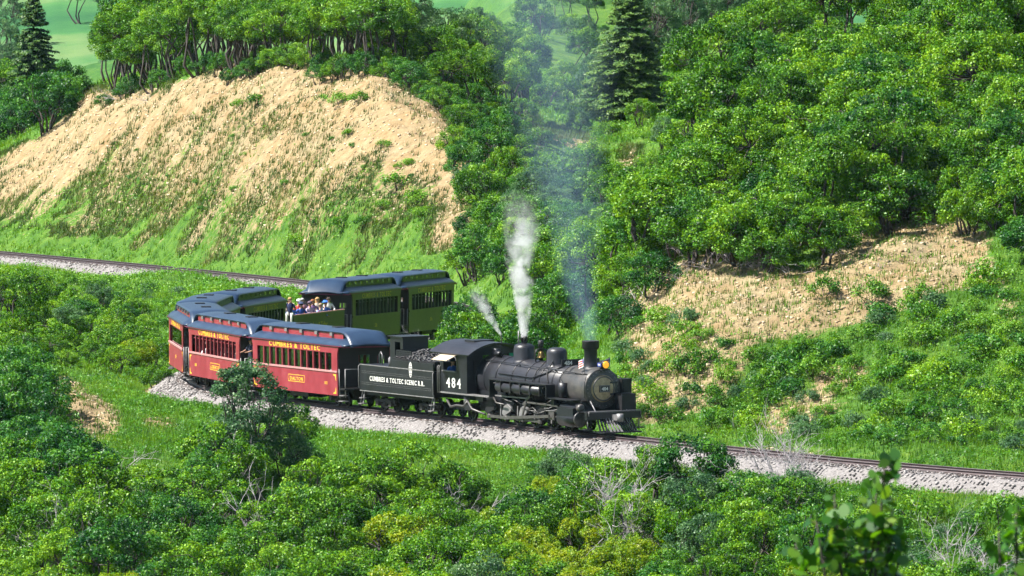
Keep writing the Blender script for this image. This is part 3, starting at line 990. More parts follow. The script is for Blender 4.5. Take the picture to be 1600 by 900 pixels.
    for i, x in enumerate(AX):
        for s in (-1, 1):
            w_ = link('driving_wheel', WM, T)
            w_.location = (x, s * .52, .56)
            c = link('counterweight', CWM if i in (1, 2) else CWD, w_)  # sun and shade put into the paint: middle weights light, outer ones dark
            c.location = (0, s * .62, 0)
            c.rotation_euler = (0, R(-30 + 3 * i), 0)
            MB().lathe([(-.07, .10), (.07, .10)], (x, s * 1.24, .40), 'y', 12).build('crank_pin', M_STEEL, T)
        MB().tube([(x, -1.1, .56), (x, 1.1, .56)], .09, 10).build('axle', M_DK, T)
    for s in (-1, 1):
        MB().box(-7.8, -3.3, s * 1.24 - .035, s * 1.24 + .035, .34, .46).build('side_rod', M_STEEL, T)
        MB().bar((-6.25, s * 1.33, .40), (-2.55, s * 1.33, .68), .06, .13).build('main_rod', M_STEEL, T)
        MB().box(-9.0, -.5, s * .80 - .06, s * .80 + .06, .55, 1.05).build('frame', M_DK, T)
        MB().bar((-4.85, s * 1.30, .48), (-4.5, s * 1.30, 1.18), .05, .08).build('eccentric_crank', M_STEEL, T)
        MB().bar((-4.5, s * 1.26, 1.18), (-2.0, s * 1.22, 1.15), .05, .07).build('valve_rod', M_STEEL, T)
        MB().bar((-4.9, s * 1.2, 1.05), (-4.3, s * 1.2, 1.45), .06, .1).build('valve_link', M_STEEL, T)
        MB().bar((-7.3, s * 1.2, 1.32), (-4.4, s * 1.2, 1.34), .05, .06).build('reach_rod', M_GREYP, T)
        MB().tube([(-11.3, s * 1.2, .95), (-10.8, s * 1.3, .62), (-10.3, s * 1.3, .72), (-9.7, s * 1.3, .70), (-9.4, s * 1.25, .95)], .05, 8).build('injector_pipe', M_STEEL, T)
        MB().tube([(-9.5, s * 1.28, 1.05), (-9.0, s * 1.3, .62), (-7.9, s * 1.3, .45)], .05, 8).build('drain_pipe', M_STEEL, T)
        MB().lathe([(-.16, .13), (.16, .13)], (-9.6, s * 1.2, .98), 'z', 12).build('injector', M_GREYP, T)
        MB().box(-9.6, -9.1, s * 1.2 - .12, s * 1.2 + .12, .55, .8).build('trailing_box', M_DK, T)
    pg = np.random.default_rng(5)
    for s in (-1, 1):
        # brake rigging, springs, lubricator lines and drain cocks along the running gear
        for x in AX:
            MB().box(x - .32, x + .32, s * 1.0 - .05, s * 1.0 + .05, .98, 1.06).box(x - .22, x + .22, s * 1.0 - .05, s * 1.0 + .05, 1.06, 1.12).build('leaf_spring', M_BLK, T)
            MB().bar((x + .62, s * 1.02, .95), (x + .60, s * 1.02, .30), .05, .07).build('brake_hanger', M_GREYP, T)
            MB().lathe([(-.05, .13), (.05, .13), (.07, .08)], (x, s * 1.08, .56), 'y', 12).build('axle_box', M_BLK, T)
        for k in range(9):
            xa = pg.uniform(-8.8, -2.2); za = pg.uniform(.75, 1.35); L_ = pg.uniform(.5, 1.5)
            MB().tube([(xa, s * 1.17, za), (xa + L_ * .5, s * 1.24, za + pg.uniform(-.08, .08)), (xa + L_, s * 1.2, za - pg.uniform(-.2, .25))], .018, 6).build('oil_pipe', M_GREYP if k % 2 else M_STEEL, T)
        MB().tube([(-7.25, s * 1.28, 1.25), (-6.9, s * 1.34, 1.02), (-6.2, s * 1.34, .98)], .035, 8).build('reverse_arm', M_STEEL, T)
        MB().box(-8.6, -8.0, s * 1.26 - .09, s * 1.26 + .09, 1.02, 1.24).build('lubricator', M_BLK, T)
        MB().box(-2.5, -2.3, s * 1.15 - .1, s * 1.15 + .1, 1.1, 1.48).build('link_bracket', M_BLK, T)
        for k in range(5):
            xx = -6.2 + k * .8
            MB().box(xx - .03, xx + .03, s * 1.32 - .24, s * 1.32 + .24, 1.52, 2.0).build('tank_strap', M_DK, T)
        MB().tube([(-2.3, s * .93, 2.35), (-2.0, s * .97, 2.15), (-2.2, s * 1.0, 1.6)], .03, 6).build('steam_line', M_BLK, T)
    TW = wheel_mesh(.36, .12, 8)
    for x in (-10.2, -2.15 + .0):
        for s in (-1, 1):
            q = link('truck_wheel', TW, T)
            q.location = (x, s * .52, .36)
    MB().box(-10.9, -9.3, -.95, .95, .5, .72).build('trailing_frame', M_DK, T)
    MB().box(-9.3, -.5, -.5, .5, .75, 1.1).build('main_frame', M_DK, T)
    MB().box(-8.9, -7.0, -.7, .7, .45, .9).build('ash_pan', M_DK, T)
    # pilot: beam, slatted cow catcher, coupler, foot steps
    pb = MB().box(.42, .62, -1.36, 1.36, .70, 1.0).build('pilot_beam', M_BLK, T)
    MB().box(-.45, .45, -1.2, 1.2, .98, 1.02).build('pilot_deck', M_BLK, pb)
    MB().tube([(.66, -1.3, .86), (.66, -1.3, 1.05), (.66, 1.3, 1.05), (.66, 1.3, .86)], .022, 6).build('cut_lever', M_GREYP, pb)
    MB().box(.45, 1.3, -.95, .95, .13, .19).build('pilot_foot', M_BLK, T)
    for k in range(13):
        y = -.9 + 1.8 * k / 12
        out = 1.28 - .35 * abs(y)
        MB().bar((.60, y * .92, .72), (out, y, .17), .06, .06).build('pilot_slat', M_GREYP if abs(k - 4.5) < 2.2 else M_BLK, T)
    MB().box(.6, 1.05, -.14, .14, .66, .90).lathe([(-.17, .15), (.17, .15)], (1.08, 0, .78), 'z', 12).build('coupler', M_GREYP, T)
    for s in (-1, 1):
        MB().tube([(.52, s * 1.28, .72), (.52, s * 1.28, .30)], .025, 6).build('step_hanger', M_GREYP, T)
        MB().box(.38, .66, s * 1.28 - .2, s * 1.28 + .2, .26, .31).build('foot_step', M_BLK, T)
        MB().tube([(-.35, s * .8, 2.5), (-.2, s * .98, 2.3), (-.15, s * 1.0, 1.6)], .02, 6).build('grab_iron', M_BLK, T)
        # flag on a short staff
        MB().tube([(-.75, s * .62, 2.62), (-.78, s * .66, 3.32)], .012, 6).build('flag_staff', M_GREYP, T)
        fl = MB()
        for k in range(7):
            za = 3.28 - .05 * k
            pts = []
            for q in range(4):
                xx = -.80 - .13 * q
                pts.append((xx, s * .66 + .04 * math.sin(q * 2.1), za - .05 * q))
            for q in range(3):
                a_, b_ = pts[q], pts[q + 1]
                mi = 2 if (k < 4 and q < 1) else k % 2
                fl.add([a_, b_, (b_[0], b_[1], b_[2] - .05), (a_[0], a_[1], a_[2] - .05)], [(0, 1, 2, 3)], mi)
        fl.build('flag', [M_WHITE, M_REDP, M_BLUEP], T)
    MB().box(-.2, .35, .55, 1.25, 1.02, 1.75).build('air_pump', M_DK, T)
    MB().box(-.75, -.2, .9, 1.38, 1.5, 2.35).build('air_pump', M_DK, T)
    return T


def make_tender():
    T = empty('coal_tender', ride(14.2, 19.4) @ Matrix.Translation((1.2, 0, 0)))
    tag(T, 'black coal tender lettered in white behind the locomotive cab', 'tender')
    w = 1.30; L = -7.55
    tk = MB().box(L, -.05, -w, w, .92, 2.08).build('water_tank', M_BLK, T)
    for s in (-1, 1):
        MB().prism([(-.05, 2.08), (-.05, 2.42), (-4.25, 2.42), (-4.7, 2.08)], s * w, s * (w - .05), 'xz').build('bunker_side', M_BLK, T)
        MB().box(L - .02, -.03, s * w - .012, s * w + .012, 2.06, 2.10).build('tank_rim', M_GREYP, T)
        MB().box(L - .02, -.03, s * w - .012, s * w + .012, .90, .94).build('tank_rim', M_GREYP, T)
        rv = MB()
        for z in (1.22, 1.30, 1.72, 1.80):
            for k in range(66):
                x = L + .2 + k * .108
                rv.box(x - .014, x + .014, s * w - .006, s * w + .010, z - .014, z + .014)
        tag(rv.build('rivets', M_GREYP, T), kind='stuff')
        # lettering and shield
        tx = place_text(serif_mesh('CUMBRES & TOLTEC SCENIC R.R.', .28, M_WHITE, 1.10, .016), T, -3.75, s * (w + .006), 1.40, s)
        em = MB()
        pts = [(math.cos(a) * .17 * (1.0 if math.sin(a) > 0 else .9), math.sin(a) * .34) for a in np.linspace(0, 2 * math.pi, 20)[:-1]]
        inn = [(p[0] * .8, p[1] * .86) for p in pts]
        e0 = len(pts)
        em.add([(p[0], 0, p[1]) for p in pts] + [(p[0], 0, p[1]) for p in inn], [(k, (k + 1) % e0, e0 + (k + 1) % e0, e0 + k) for k in range(e0)])
        for zz, hw in ((.2, .08), (.1, .11), (0, .09), (-.1, .11), (-.2, .06)):
            em.box(-hw, hw, -.002, .002, zz - .03, zz + .03)
        eo = em.build('emblem', M_WHITE, T)
        eo.location = (-2.35, s * (w + .010), 2.06)
        for xx in (-.0, L - .04):
            MB().tube([(xx, s * w, 1.0), (xx, s * (w + .05), 1.05), (xx, s * (w + .05), 2.0), (xx, s * w, 2.05)], .022, 6).build('grab_iron', M_GREYP, T)
        MB().box(L + .1, -.1, s * .95 - .1, s * .95 + .1, .72, .90).build('frame', M_DK, T)
        for xx in (L + .05, -.35):
            st_ = MB().box(xx - .16, xx + .16, s * 1.2 - .15, s * 1.2 + .15, .30, .35)
            st_.bar((xx - .15, s * 1.25, .32), (xx - .1, s * 1.15, .92), .05, .04).bar((xx + .15, s * 1.25, .32), (xx + .1, s * 1.15, .92), .05, .04)
            st_.box(xx - .14, xx + .14, s * 1.2 - .12, s * 1.2 + .12, .56, .60)
            st_.build('step', M_GREYP, T)
        # slatted coal boards
        for k in range(5):
            z = 2.44 + .085 * k
            MB().box(-4.4, -.3 if k < 1 else -2.9, s * .98 - .02, s * .98 + .02, z, z + .065).build('coal_board', M_BLK, T)
    MB().box(-4.45, -4.4, -1.0, 1.0, 2.08, 2.85).build('bunker_back', M_BLK, T)
    dh = empty('doghouse'); dh.parent = T
    b = MB()
    x0, x1, y0, y1, z0, z1 = -5.85, -4.52, -.62, .62, 2.08, 3.36
    b.box(x1 - .04, x1, y0, y1, z0, z1).box(x0, x0 + .04, y0, y1, z0, z1).box(x0, x1, y1 - .04, y1, z0, z1)
    b.box(x0 + .04, x1 - .04, y0, y0 + .04, z0, 2.55).box(x0 + .04, x0 + .5, y0, y0 + .04, 2.55, z1).box(x1 - .28, x1 - .04, y0, y0 + .04, 2.55, z1).box(x0 + .5, x1 - .28, y0, y0 + .04, 3.15, z1)
    b.build('doghouse_wall', M_BLK, dh)
    MB().box(x0 - .08, x1 + .08, y0 - .08, y1 + .08, z1, z1 + .05).build('doghouse_roof', M_BLK, dh)
    MB().tube([(L + .35, -.5, 2.08), (L + .35, -.5, 2.5), (L + .5, -.5, 2.62), (L + .65, -.5, 2.5), (L + .65, -.5, 2.08)], .03, 8).build('vent_pipe', M_GREYP, T)
    MB().lathe([(2.08, .32), (2.35, .32), (2.42, .25), (2.44, .02)], (L + 1.15, -.1, 0), 'z', 18).build('water_hatch', M_GREYP, T)
    MB().box(L - .25, L, -.25, .25, .66, .86).build('coupler', M_DK, T)
    for tx_ in (-1.5, -6.0):
        make_truck(T, tx_)
    # coal heaped in the bunker: a thing of its own
    g = np.random.default_rng(51)
    n = 1500
    X = g.uniform(-4.3, -.4, n); Yy = g.uniform(-1.15, 1.15, n)
    h = 2.45 + .42 * np.exp(-((X + 2.9) / 1.3) ** 2 - (Yy / .9) ** 2) + g.uniform(-.05, .05, n)
    me = blobs(np.stack([X, Yy, h], -1), g.uniform(.03, .085, n), 52, M_COAL, 'coal_heap', 0.8)
    c = link('coal_heap', me)
    c.matrix_world = T.matrix_world.copy()
    tag(c, 'glossy black lump coal heaped in the tender bunker', 'coal', kind='stuff')
    mb = MB().box(-4.4, -.1, -1.2, 1.2, 2.1, 2.5)
    mb.build('bunker_floor', M_DK, T)
    return T


_truck_cache = {}


def make_truck(T, x):
    tr = empty('truck')
    tr.parent = T
    tr.location = (x, 0, 0)
    if not _truck_cache:
        _truck_cache['w'] = wheel_mesh(.36, .12, 8)
        b = MB()
        for s in (-1, 1):
            b.box(-1.0, 1.0, s * .78 - .06, s * .78 + .06, .42, .55)
            b.bar((-.75, s * .78, .40), (0, s * .78, .20), .06, .08).bar((.75, s * .78, .40), (0, s * .78, .20), .06, .08)
            for q in (-.65, .65):
                b.box(q - .13, q + .13, s * .86 - .06, s * .86 + .08, .27, .50)
            b.lathe([(-.12, .09), (.12, .09)], (0, s * .82, .38), 'z', 10)
        b.box(-.15, .15, -.75, .75, .38, .60)
        for q in (-.65, .65):
            b.tube([(q, -.8, .36), (q, .8, .36)], .06, 8)
        _truck_cache['f'] = b.mesh('truck_frame', paint('truck_iron', (0.045, 0.042, 0.042), .7, var=.4))
    link('truck_frame', _truck_cache['f'], tr)
    for q in (-.65, .65):
        for s in (-1, 1):
            o = link('wheel', _truck_cache['w'], tr)
            o.location = (q, s * .52, .36)
    return tr


loco = make_locomotive()
tender = make_tender()

# ---------------------------------------------------------------- passenger cars
M_RED = paint('red_car_paint', (0.25, 0.012, 0.032), 0.42, var=0.16, scale=1.3, dust=(0.33, 0.075, 0.09))
M_REDD = paint('dark_red_posts', (0.19, 0.018, 0.030), 0.5, var=0.2)
M_GRN = paint('olive_car_paint', (0.036, 0.027, 0.005), 0.42, var=0.25, scale=1.3, dust=(0.08, 0.056, 0.011))
M_GRND = paint('dark_green_posts', (0.030, 0.040, 0.018), 0.5, var=0.2)
M_ROOF = paint('slate_roof', (0.011, 0.029, 0.070), 0.40, var=0.22, scale=1.1, bump=0.05, dust=(0.035, 0.065, 0.11))
M_ROOFR = paint('roof_edge_maroon', (0.16, 0.012, 0.05), 0.5, var=0.2)
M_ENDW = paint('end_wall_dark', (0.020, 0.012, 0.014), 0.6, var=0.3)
M_INT = paint('interior_dark', (0.035, 0.028, 0.022), 0.8, var=0.3)
M_SEAT = paint('seat_cloth', (0.05, 0.045, 0.06), 0.8, var=0.2)
M_BELT = paint('belt_rail_paint', (0.45, 0.22, 0.22), 0.5, var=0.15)


def glass_mat():
    m, nt, b = new_mat('window_glass')
    nd = nt.nodes
    tr = nd.new('ShaderNodeBsdfTransparent'); tr.inputs[0].default_value = (0.72, 0.82, 0.80, 1)
    gl = nd.new('ShaderNodeBsdfGlossy'); gl.inputs['Roughness'].default_value = 0.03
    fr = nd.new('ShaderNodeLayerWeight'); fr.inputs['Blend'].default_value = 0.25
    mr = nd.new('ShaderNodeMath'); mr.operation = 'MULTIPLY_ADD'; mr.inputs[1].default_value = 0.6; mr.inputs[2].default_value = 0.05
    nt.links.new(fr.outputs['Fresnel'], mr.inputs[0])
    mx = nd.new('ShaderNodeMixShader')
    nt.links.new(mr.outputs[0], mx.inputs[0]); nt.links.new(tr.outputs[0], mx.inputs[1]); nt.links.new(gl.outputs[0], mx.inputs[2])
    nt.links.new(mx.outputs[0], nd['Material Output'].inputs['Surface'])
    return m


M_GLASS = glass_mat()
HW, HL = 1.27, 5.6
Z_SILL, Z_BELT, Z_W0, Z_W1, Z_EAVE = 0.55, 1.58, 1.66, 2.44, 2.79
_mc = {}


def cached(key, fn):
    if key not in _mc:
        _mc[key] = fn()
    return _mc[key]


def roof_rows():
    rows = []
    for x in (-6.38, -6.2, -5.85, -5.45, -2.7, 0, 2.7, 5.45, 5.85, 6.2, 6.38):
        a = max(0, (abs(x) - 5.45) / 0.93)
        dz = 0.30 * a ** 2.2
        nx = 1 - 0.10 * a ** 2
        pr = []
        for k in range(17):
            t = -1 + 2 * k / 16
            z = 2.80 + 0.36 * (1 - abs(t) ** 3.2)
            pr.append((x, t * 1.335 * nx, max(z - dz * (1 - abs(t) ** 3.2) * 1.05, 2.80 - .05 * a)))
        rows.append(pr)
    return rows


def grid_mesh(name, rows, mat, thick=0.05):
    """a curved sheet with an underside"""
    b = MB()
    m, n = len(rows), len(rows[0])
    top = [p for r in rows for p in r]
    bot = [(p[0], p[1] * .985, p[2] - thick) for p in top]
    fs = []
    for i in range(m - 1):
        for k in range(n - 1):
            a = i * n + k
            fs.append((a, a + 1, a + n + 1, a + n))
            fs.append((m * n + a, m * n + a + n, m * n + a + n + 1, m * n + a + 1))
    for k in range(n - 1):
        for i in (0, m - 1):
            a = i * n + k
            fs.append((a, a + 1, m * n + a + 1, m * n + a))
    for i in range(m - 1):
        for k in (0, n - 1):
            a = i * n + k
            fs.append((a, a + n, m * n + a + n, m * n + a))
    b.add(top + bot, fs, 0, True)
    return b.mesh(name, mat)


def deck_rows():
    rows = []
    for x in (-6.40, -6.34, -6.2, -5.95, -5.6, -5.2, -2.6, 0, 2.6, 5.2, 5.6, 5.95, 6.2, 6.34, 6.40):
        a = max(0, (abs(x) - 5.2) / 1.2)
        dz = 0.62 * a ** 2.4
        rows.append([(x, t * 0.95, 3.37 + 0.10 * (1 - t * t) - dz) for t in np.linspace(-1, 1, 11)])
    return rows


def make_coach(label, s_front, col, title, sub, number, n_win=12, glazed=True, group=None, seats=True):
    red = col == 'red'
    side, post, lett = (M_RED, M_REDD, M_YELL) if red else (M_GRN, M_GRND, M_YDIM)
    T = empty('passenger_coach', ride(s_front + 2.0, s_front + 11.0) @ Matrix.Translation((2.0 - 6.5, 0, 0)))
    tag(T, label, 'train car', group)
    wx0, wx1 = -5.0, 4.85
    for s in (-1, 1):
        y0, y1 = sorted((s * HW, s * (HW - .05)))
        link('lower_side', cached((col, 'lo', s), lambda: MB().box(-HL, HL, y0, y1, Z_SILL, Z_BELT).mesh('lower_side', side)), T)
        lb = link('letter_board', cached((col, 'hi', s), lambda: MB().box(-HL, HL, y0, y1, Z_W1, Z_EAVE).mesh('letter_board', side)), T)
        yb = sorted((s * (HW + .035), s * (HW - .05)))
        link('belt_rail', cached((col, 'belt', s), lambda: MB().box(-HL, HL, *yb, Z_BELT, Z_W0).mesh('belt_rail', M_BELT if red else side)), T)
        for xa, xb in ((-HL, wx0), (wx1, HL)):
            link('corner_panel', cached((col, 'cp', s, xa), lambda: MB().box(xa, xb, y0, y1, Z_W0, Z_W1).mesh('corner_panel', side)), T)
        pitch = (wx1 - wx0) / n_win
        for k in range(1, n_win):
            o = link('window_post', cached((col, 'post', s), lambda: MB().box(-.075, .075, s * (HW - .06) - .05, s * (HW - .06) + .05, Z_W0, Z_W1).mesh('window_post', post)), T)
            o.location = (wx0 + k * pitch, 0, 0)
        for k in range(n_win):
            if glazed:
                o = link('window_pane', cached((col, 'pane', s, n_win), lambda: MB().box(-pitch / 2 + .09, pitch / 2 - .09, s * (HW - .07) - .004, s * (HW - .07) + .004, Z_W0 + .02, Z_W1 - .02).mesh('window_pane', M_GLASS)), T)
                o.location = (wx0 + (k + .5) * pitch, 0, 0)
            if n_win > 4:
                o = link('window_sash', cached((col, 'sash', s, n_win), lambda: MB().box(-pitch / 2 + .09, pitch / 2 - .09, s * (HW - .09) - .012, s * (HW - .09) + .012, 2.28, 2.32).mesh('window_sash', post)), T)
                o.location = (wx0 + (k + .5) * pitch, 0, 0)
        place_text(cached((col, title), lambda: serif_mesh(title, .31, lett, 1.95)), lb, 0.0, s * (HW + .004), 2.50, s)
        if sub:
            tm = cached((col, sub, 'sub'), lambda: serif_mesh(sub, .21, lett, 1.7))
            place_text(tm, T, 0.2, s * (HW + .004), 1.05, s)
            wt = max(v.co.x for v in tm.vertices) + .16
            fr = MB()
            for (a, b_) in (((-wt, 0), (wt, 0)), ((wt, 0), (wt + .08, .15)), ((wt + .08, .15), (wt, .30)), ((wt, .30), (-wt, .30)), ((-wt, .30), (-wt - .08, .15)), ((-wt - .08, .15), (-wt, 0))):
                fr.bar((a[0], 0, a[1]), (b_[0], 0, b_[1]), .008, .022)
            fo = fr.build('name_frame', lett, T)
            fo.location = (0.2, s * (HW + .003), .99)
        if number:
            for xx in ((4.1, -4.1) if sub else (0.1,)):
                place_text(cached((col, number, 'n', bool(sub)), lambda: text_mesh(number, .17 if sub else .24, lett, .02, 1.5)), T, xx, s * (HW + .004), 1.02, s)
        if red:
            for sx in (-1, 1):
                for zc, sz in ((1.50, -1), (.63, 1)):
                    co = MB().prism([(0, 0), (-.42 * sx, 0), (-.30 * sx, .05 * sz), (-.12 * sx, .09 * sz), (-.06 * sx, .24 * sz), (0, .30 * sz)], 0, .004, 'xz')
                    c_ = co.build('corner_ornament', lett, T)
                    c_.location = (sx * 5.42, s * (HW + .001) - (.004 if s < 0 else 0), zc)
    for sx in (-1, 1):
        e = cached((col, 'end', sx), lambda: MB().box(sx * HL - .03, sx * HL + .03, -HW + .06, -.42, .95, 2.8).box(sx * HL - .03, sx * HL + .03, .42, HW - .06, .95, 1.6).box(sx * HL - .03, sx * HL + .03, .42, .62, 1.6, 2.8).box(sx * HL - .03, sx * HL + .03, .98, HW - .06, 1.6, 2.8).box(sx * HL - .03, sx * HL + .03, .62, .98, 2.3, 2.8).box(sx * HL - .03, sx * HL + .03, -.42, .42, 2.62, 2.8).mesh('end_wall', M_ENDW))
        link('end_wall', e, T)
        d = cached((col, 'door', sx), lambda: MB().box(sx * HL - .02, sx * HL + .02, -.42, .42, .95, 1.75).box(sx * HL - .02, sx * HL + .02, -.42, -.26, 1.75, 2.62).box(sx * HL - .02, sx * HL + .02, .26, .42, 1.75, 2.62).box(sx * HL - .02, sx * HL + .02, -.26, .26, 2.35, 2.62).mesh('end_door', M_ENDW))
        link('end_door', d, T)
        link('platform', cached(('plat', sx), lambda: MB().box(*sorted((sx * HL, sx * 6.35)), -1.2, 1.2, .82, .90).mesh('platform', M_DK)), T)
        for s in (-1, 1):
            rl = cached(('rail', sx, s), lambda: MB().tube([(sx * 6.3, s * .45, .9), (sx * 6.3, s * .45, 1.75), (sx * 6.3, s * 1.15, 1.75), (sx * 6.3, s * 1.15, .5)], .025, 6).tube([(sx * 5.7, s * 1.2, .45), (sx * 5.7, s * 1.22, 1.75)], .022, 6).mesh('platform_railing', M_GREYP))
            link('platform_railing', rl, T)
            stp = cached(('stp', sx, s), lambda: MB().box(*sorted((sx * 5.72, sx * 6.25)), *sorted((s * 1.0, s * 1.25)), .55, .59).box(*sorted((sx * 5.72, sx * 6.25)), *sorted((s * 1.0, s * 1.28)), .30, .34).mesh('platform_step', M_GREYP))
            link('platform_step', stp, T)
            br = cached(('brk', col, sx, s), lambda: MB().prism([(sx * HL, 2.82), (sx * (HL + .5), 2.82), (sx * (HL + .15), 2.72), (sx * HL, 2.45)], s * (HW - .05), s * HW, 'xz').mesh('eave_bracket', side))
            link('eave_bracket', br, T)
        link('coupler', cached(('cpl', sx), lambda: MB().box(*sorted((sx * 6.3, sx * 6.66)), -.15, .15, .62, .84).mesh('coupler', M_DK)), T)
    link('floor', cached('floor', lambda: MB().box(-HL + .03, HL - .03, -HW + .06, HW - .06, .78, .92).box(-HL, HL, -.5, .5, .45, .78).mesh('floor', M_DK)), T)
    link('ceiling', cached('ceil', lambda: MB().box(-HL + .04, HL - .04, -HW + .06, HW - .06, 2.79, 2.815).mesh('ceiling', M_INT)), T)
    if seats:
        for k in range(9):
            for s in (-1, 1):
                o = link('seat', cached(('seat', s), lambda: MB().box(-.05, .05, s * .75 - .4, s * .75 + .4, .92, 1.85).box(.05, .5, s * .75 - .4, s * .75 + .4, 1.2, 1.35).mesh('seat', M_SEAT)), T)
                o.location = (-4.6 + k * 1.1, 0, 0)
    rf = link('roof', cached('roof', lambda: grid_mesh('roof', roof_rows(), M_ROOF)), T)
    link('upper_deck', cached('deck', lambda: grid_mesh('upper_deck', deck_rows(), M_ROOF)), rf)
    link('roof_trim', cached('rtrim', lambda: MB().box(-6.35, 6.35, -1.325, -1.29, 2.745, 2.775).box(-6.35, 6.35, 1.29, 1.325, 2.745, 2.775).box(6.33, 6.36, -1.26, 1.26, 2.70, 2.755).box(-6.36, -6.33, -1.26, 1.26, 2.70, 2.755).mesh('roof_trim', M_ROOFR)), rf)
    link('clerestory', cached((col, 'cl'), lambda: MB().box(-5.35, 5.35, -.88, -.84, 3.02, 3.355).box(-5.35, 5.35, .84, .88, 3.02, 3.355).mesh('clerestory', M_RED if red else M_GRND)), rf)
    for s in (-1, 1):
        for k in range(5 if red else 8):
            o = link('clerestory_vent', cached((col, 'cv', s), lambda: MB().box(-.16 if red else -.22, .16 if red else .22, *sorted((s * .875, s * (.98 if red else .895))), 3.17, 3.31).mesh('clerestory_vent', M_GREYP if red else M_GLASS)), rf)
            o.location = ((-4 + 2 * k) if red else (-4.55 + 1.3 * k), 0, 0)
    for k in (-2.4, 2.4):
        o = link('roof_vent', cached('rv', lambda: MB().box(-.35, .35, -.22, .22, 3.46, 3.51).mesh('roof_vent', M_DK)), rf)
        o.location = (k, 0, 0)
    for x in (-4.3, 4.3):
        make_truck(T, x)
    link('battery_box', cached('bat', lambda: MB().box(-1.4, 1.0, -1.0, 1.0, .32, .5).tube([(-3, -.6, .5), (-1.6, -.6, .32), (1.6, -.6, .32), (3, -.6, .5)], .03, 6).mesh('battery_box', M_DK)), T)
    return T


def make_gondola(s_front):
    T = empty('open_observation_car', ride(s_front + 2.0, s_front + 11.0) @ Matrix.Translation((2.0 - 6.5, 0, 0)))
    tag(T, 'roofless olive green observation car with sightseers along its low sides', 'train car')
    for s in (-1, 1):
        y = sorted((s * HW, s * (HW - .06)))
        sd = MB().box(-5.9, 5.9, *y, Z_SILL, 2.0).build('side_panel', M_GRN, T)
        MB().box(-5.9, 5.9, s * HW - .07, s * HW + .03, 2.0, 2.05).build('top_rail', M_BELT, T)
        place_text(cached('gtxt', lambda: text_mesh('Cumbres & Toltec', .40, M_YDIM, .02, 1.5)), T, .3, s * (HW + .004), 1.30, s)
        for k in range(7):
            x = -5.7 + k * 1.9
            MB().box(x - .05, x + .05, *sorted((s * HW + s * .001, s * (HW + .04))), Z_SILL, 1.22).build('stake', M_GRND, T)
    MB().box(-6.0, 6.0, -1.2, 1.2, .78, .90).box(-6, 6, -.5, .5, .45, .78).build('floor', M_DK, T)
    for sx in (-1, 1):
        for s in (-1, 1):
            MB().box(*sorted((sx * 5.85, sx * 5.93)), *sorted((s * .4, s * 1.2)), .9, 2.0).build('end_panel', M_GRND, T)
        MB().box(*sorted((sx * 5.95, sx * 6.5)), -1.1, 1.1, .80, .88).build('end_step', M_DK, T)
        MB().box(*sorted((sx * 6.3, sx * 6.66)), -.15, .15, .62, .84).build('coupler', M_DK, T)
    for k in range(5):
        MB().box(-4.6 + k * 2.1, -3.2 + k * 2.1, -.3, .3, .9, 1.35).build('bench', M_SEAT, T)
    for x in (-4.3, 4.3):
        make_truck(T, x)
    return T


PITCH = 13.3
_s = 22.1
G_CARS = 'coaches of the excursion train'
TT = 'CUMBRES & TOLTEC'
dalton = make_coach('red coach lettered DALTON coupled directly behind the coal tender', _s, 'red', TT, 'DALTON', '512', group=G_CARS)
lobato = make_coach('red coach lettered LOBATO with open windows behind the first red coach', _s + PITCH, 'red', TT, 'LOBATO', '503', glazed=False, group=G_CARS)
third = make_coach('red coach with one wide dark window opening, seen edge on in the curve', _s + 2 * PITCH, 'red', TT, None, '506', n_win=1, glazed=True, group=G_CARS, seats=False)
fourth = make_coach('olive coach showing mostly its roof behind the last red coach', _s + 3 * PITCH, 'green', TT, None, None, group=G_CARS)
fifth = make_coach('olive coach ahead of the roofless observation car', _s + 4 * PITCH, 'green', TT, None, None, group=G_CARS)
gond = make_gondola(_s + 5 * PITCH)
sixth = make_coach('olive coach with its dark end facing the roofless observation car', _s + 6 * PITCH, 'green', TT, None, '520', glazed=False, group=G_CARS)
seventh = make_coach('olive coach at the tail of the train beside grey bare bush', _s + 7 * PITCH, 'green', TT, None, '516', glazed=False, group=G_CARS)


# ---------------------------------------------------------------- people
M_SKIN = paint('skin', (0.50, 0.27, 0.18), 0.55, var=0.08)
_cm = {}


def cloth(c):
    if c not in _cm:
        _cm[c] = paint('cloth', c, 0.85, var=0.15, scale=8)
    return _cm[c]


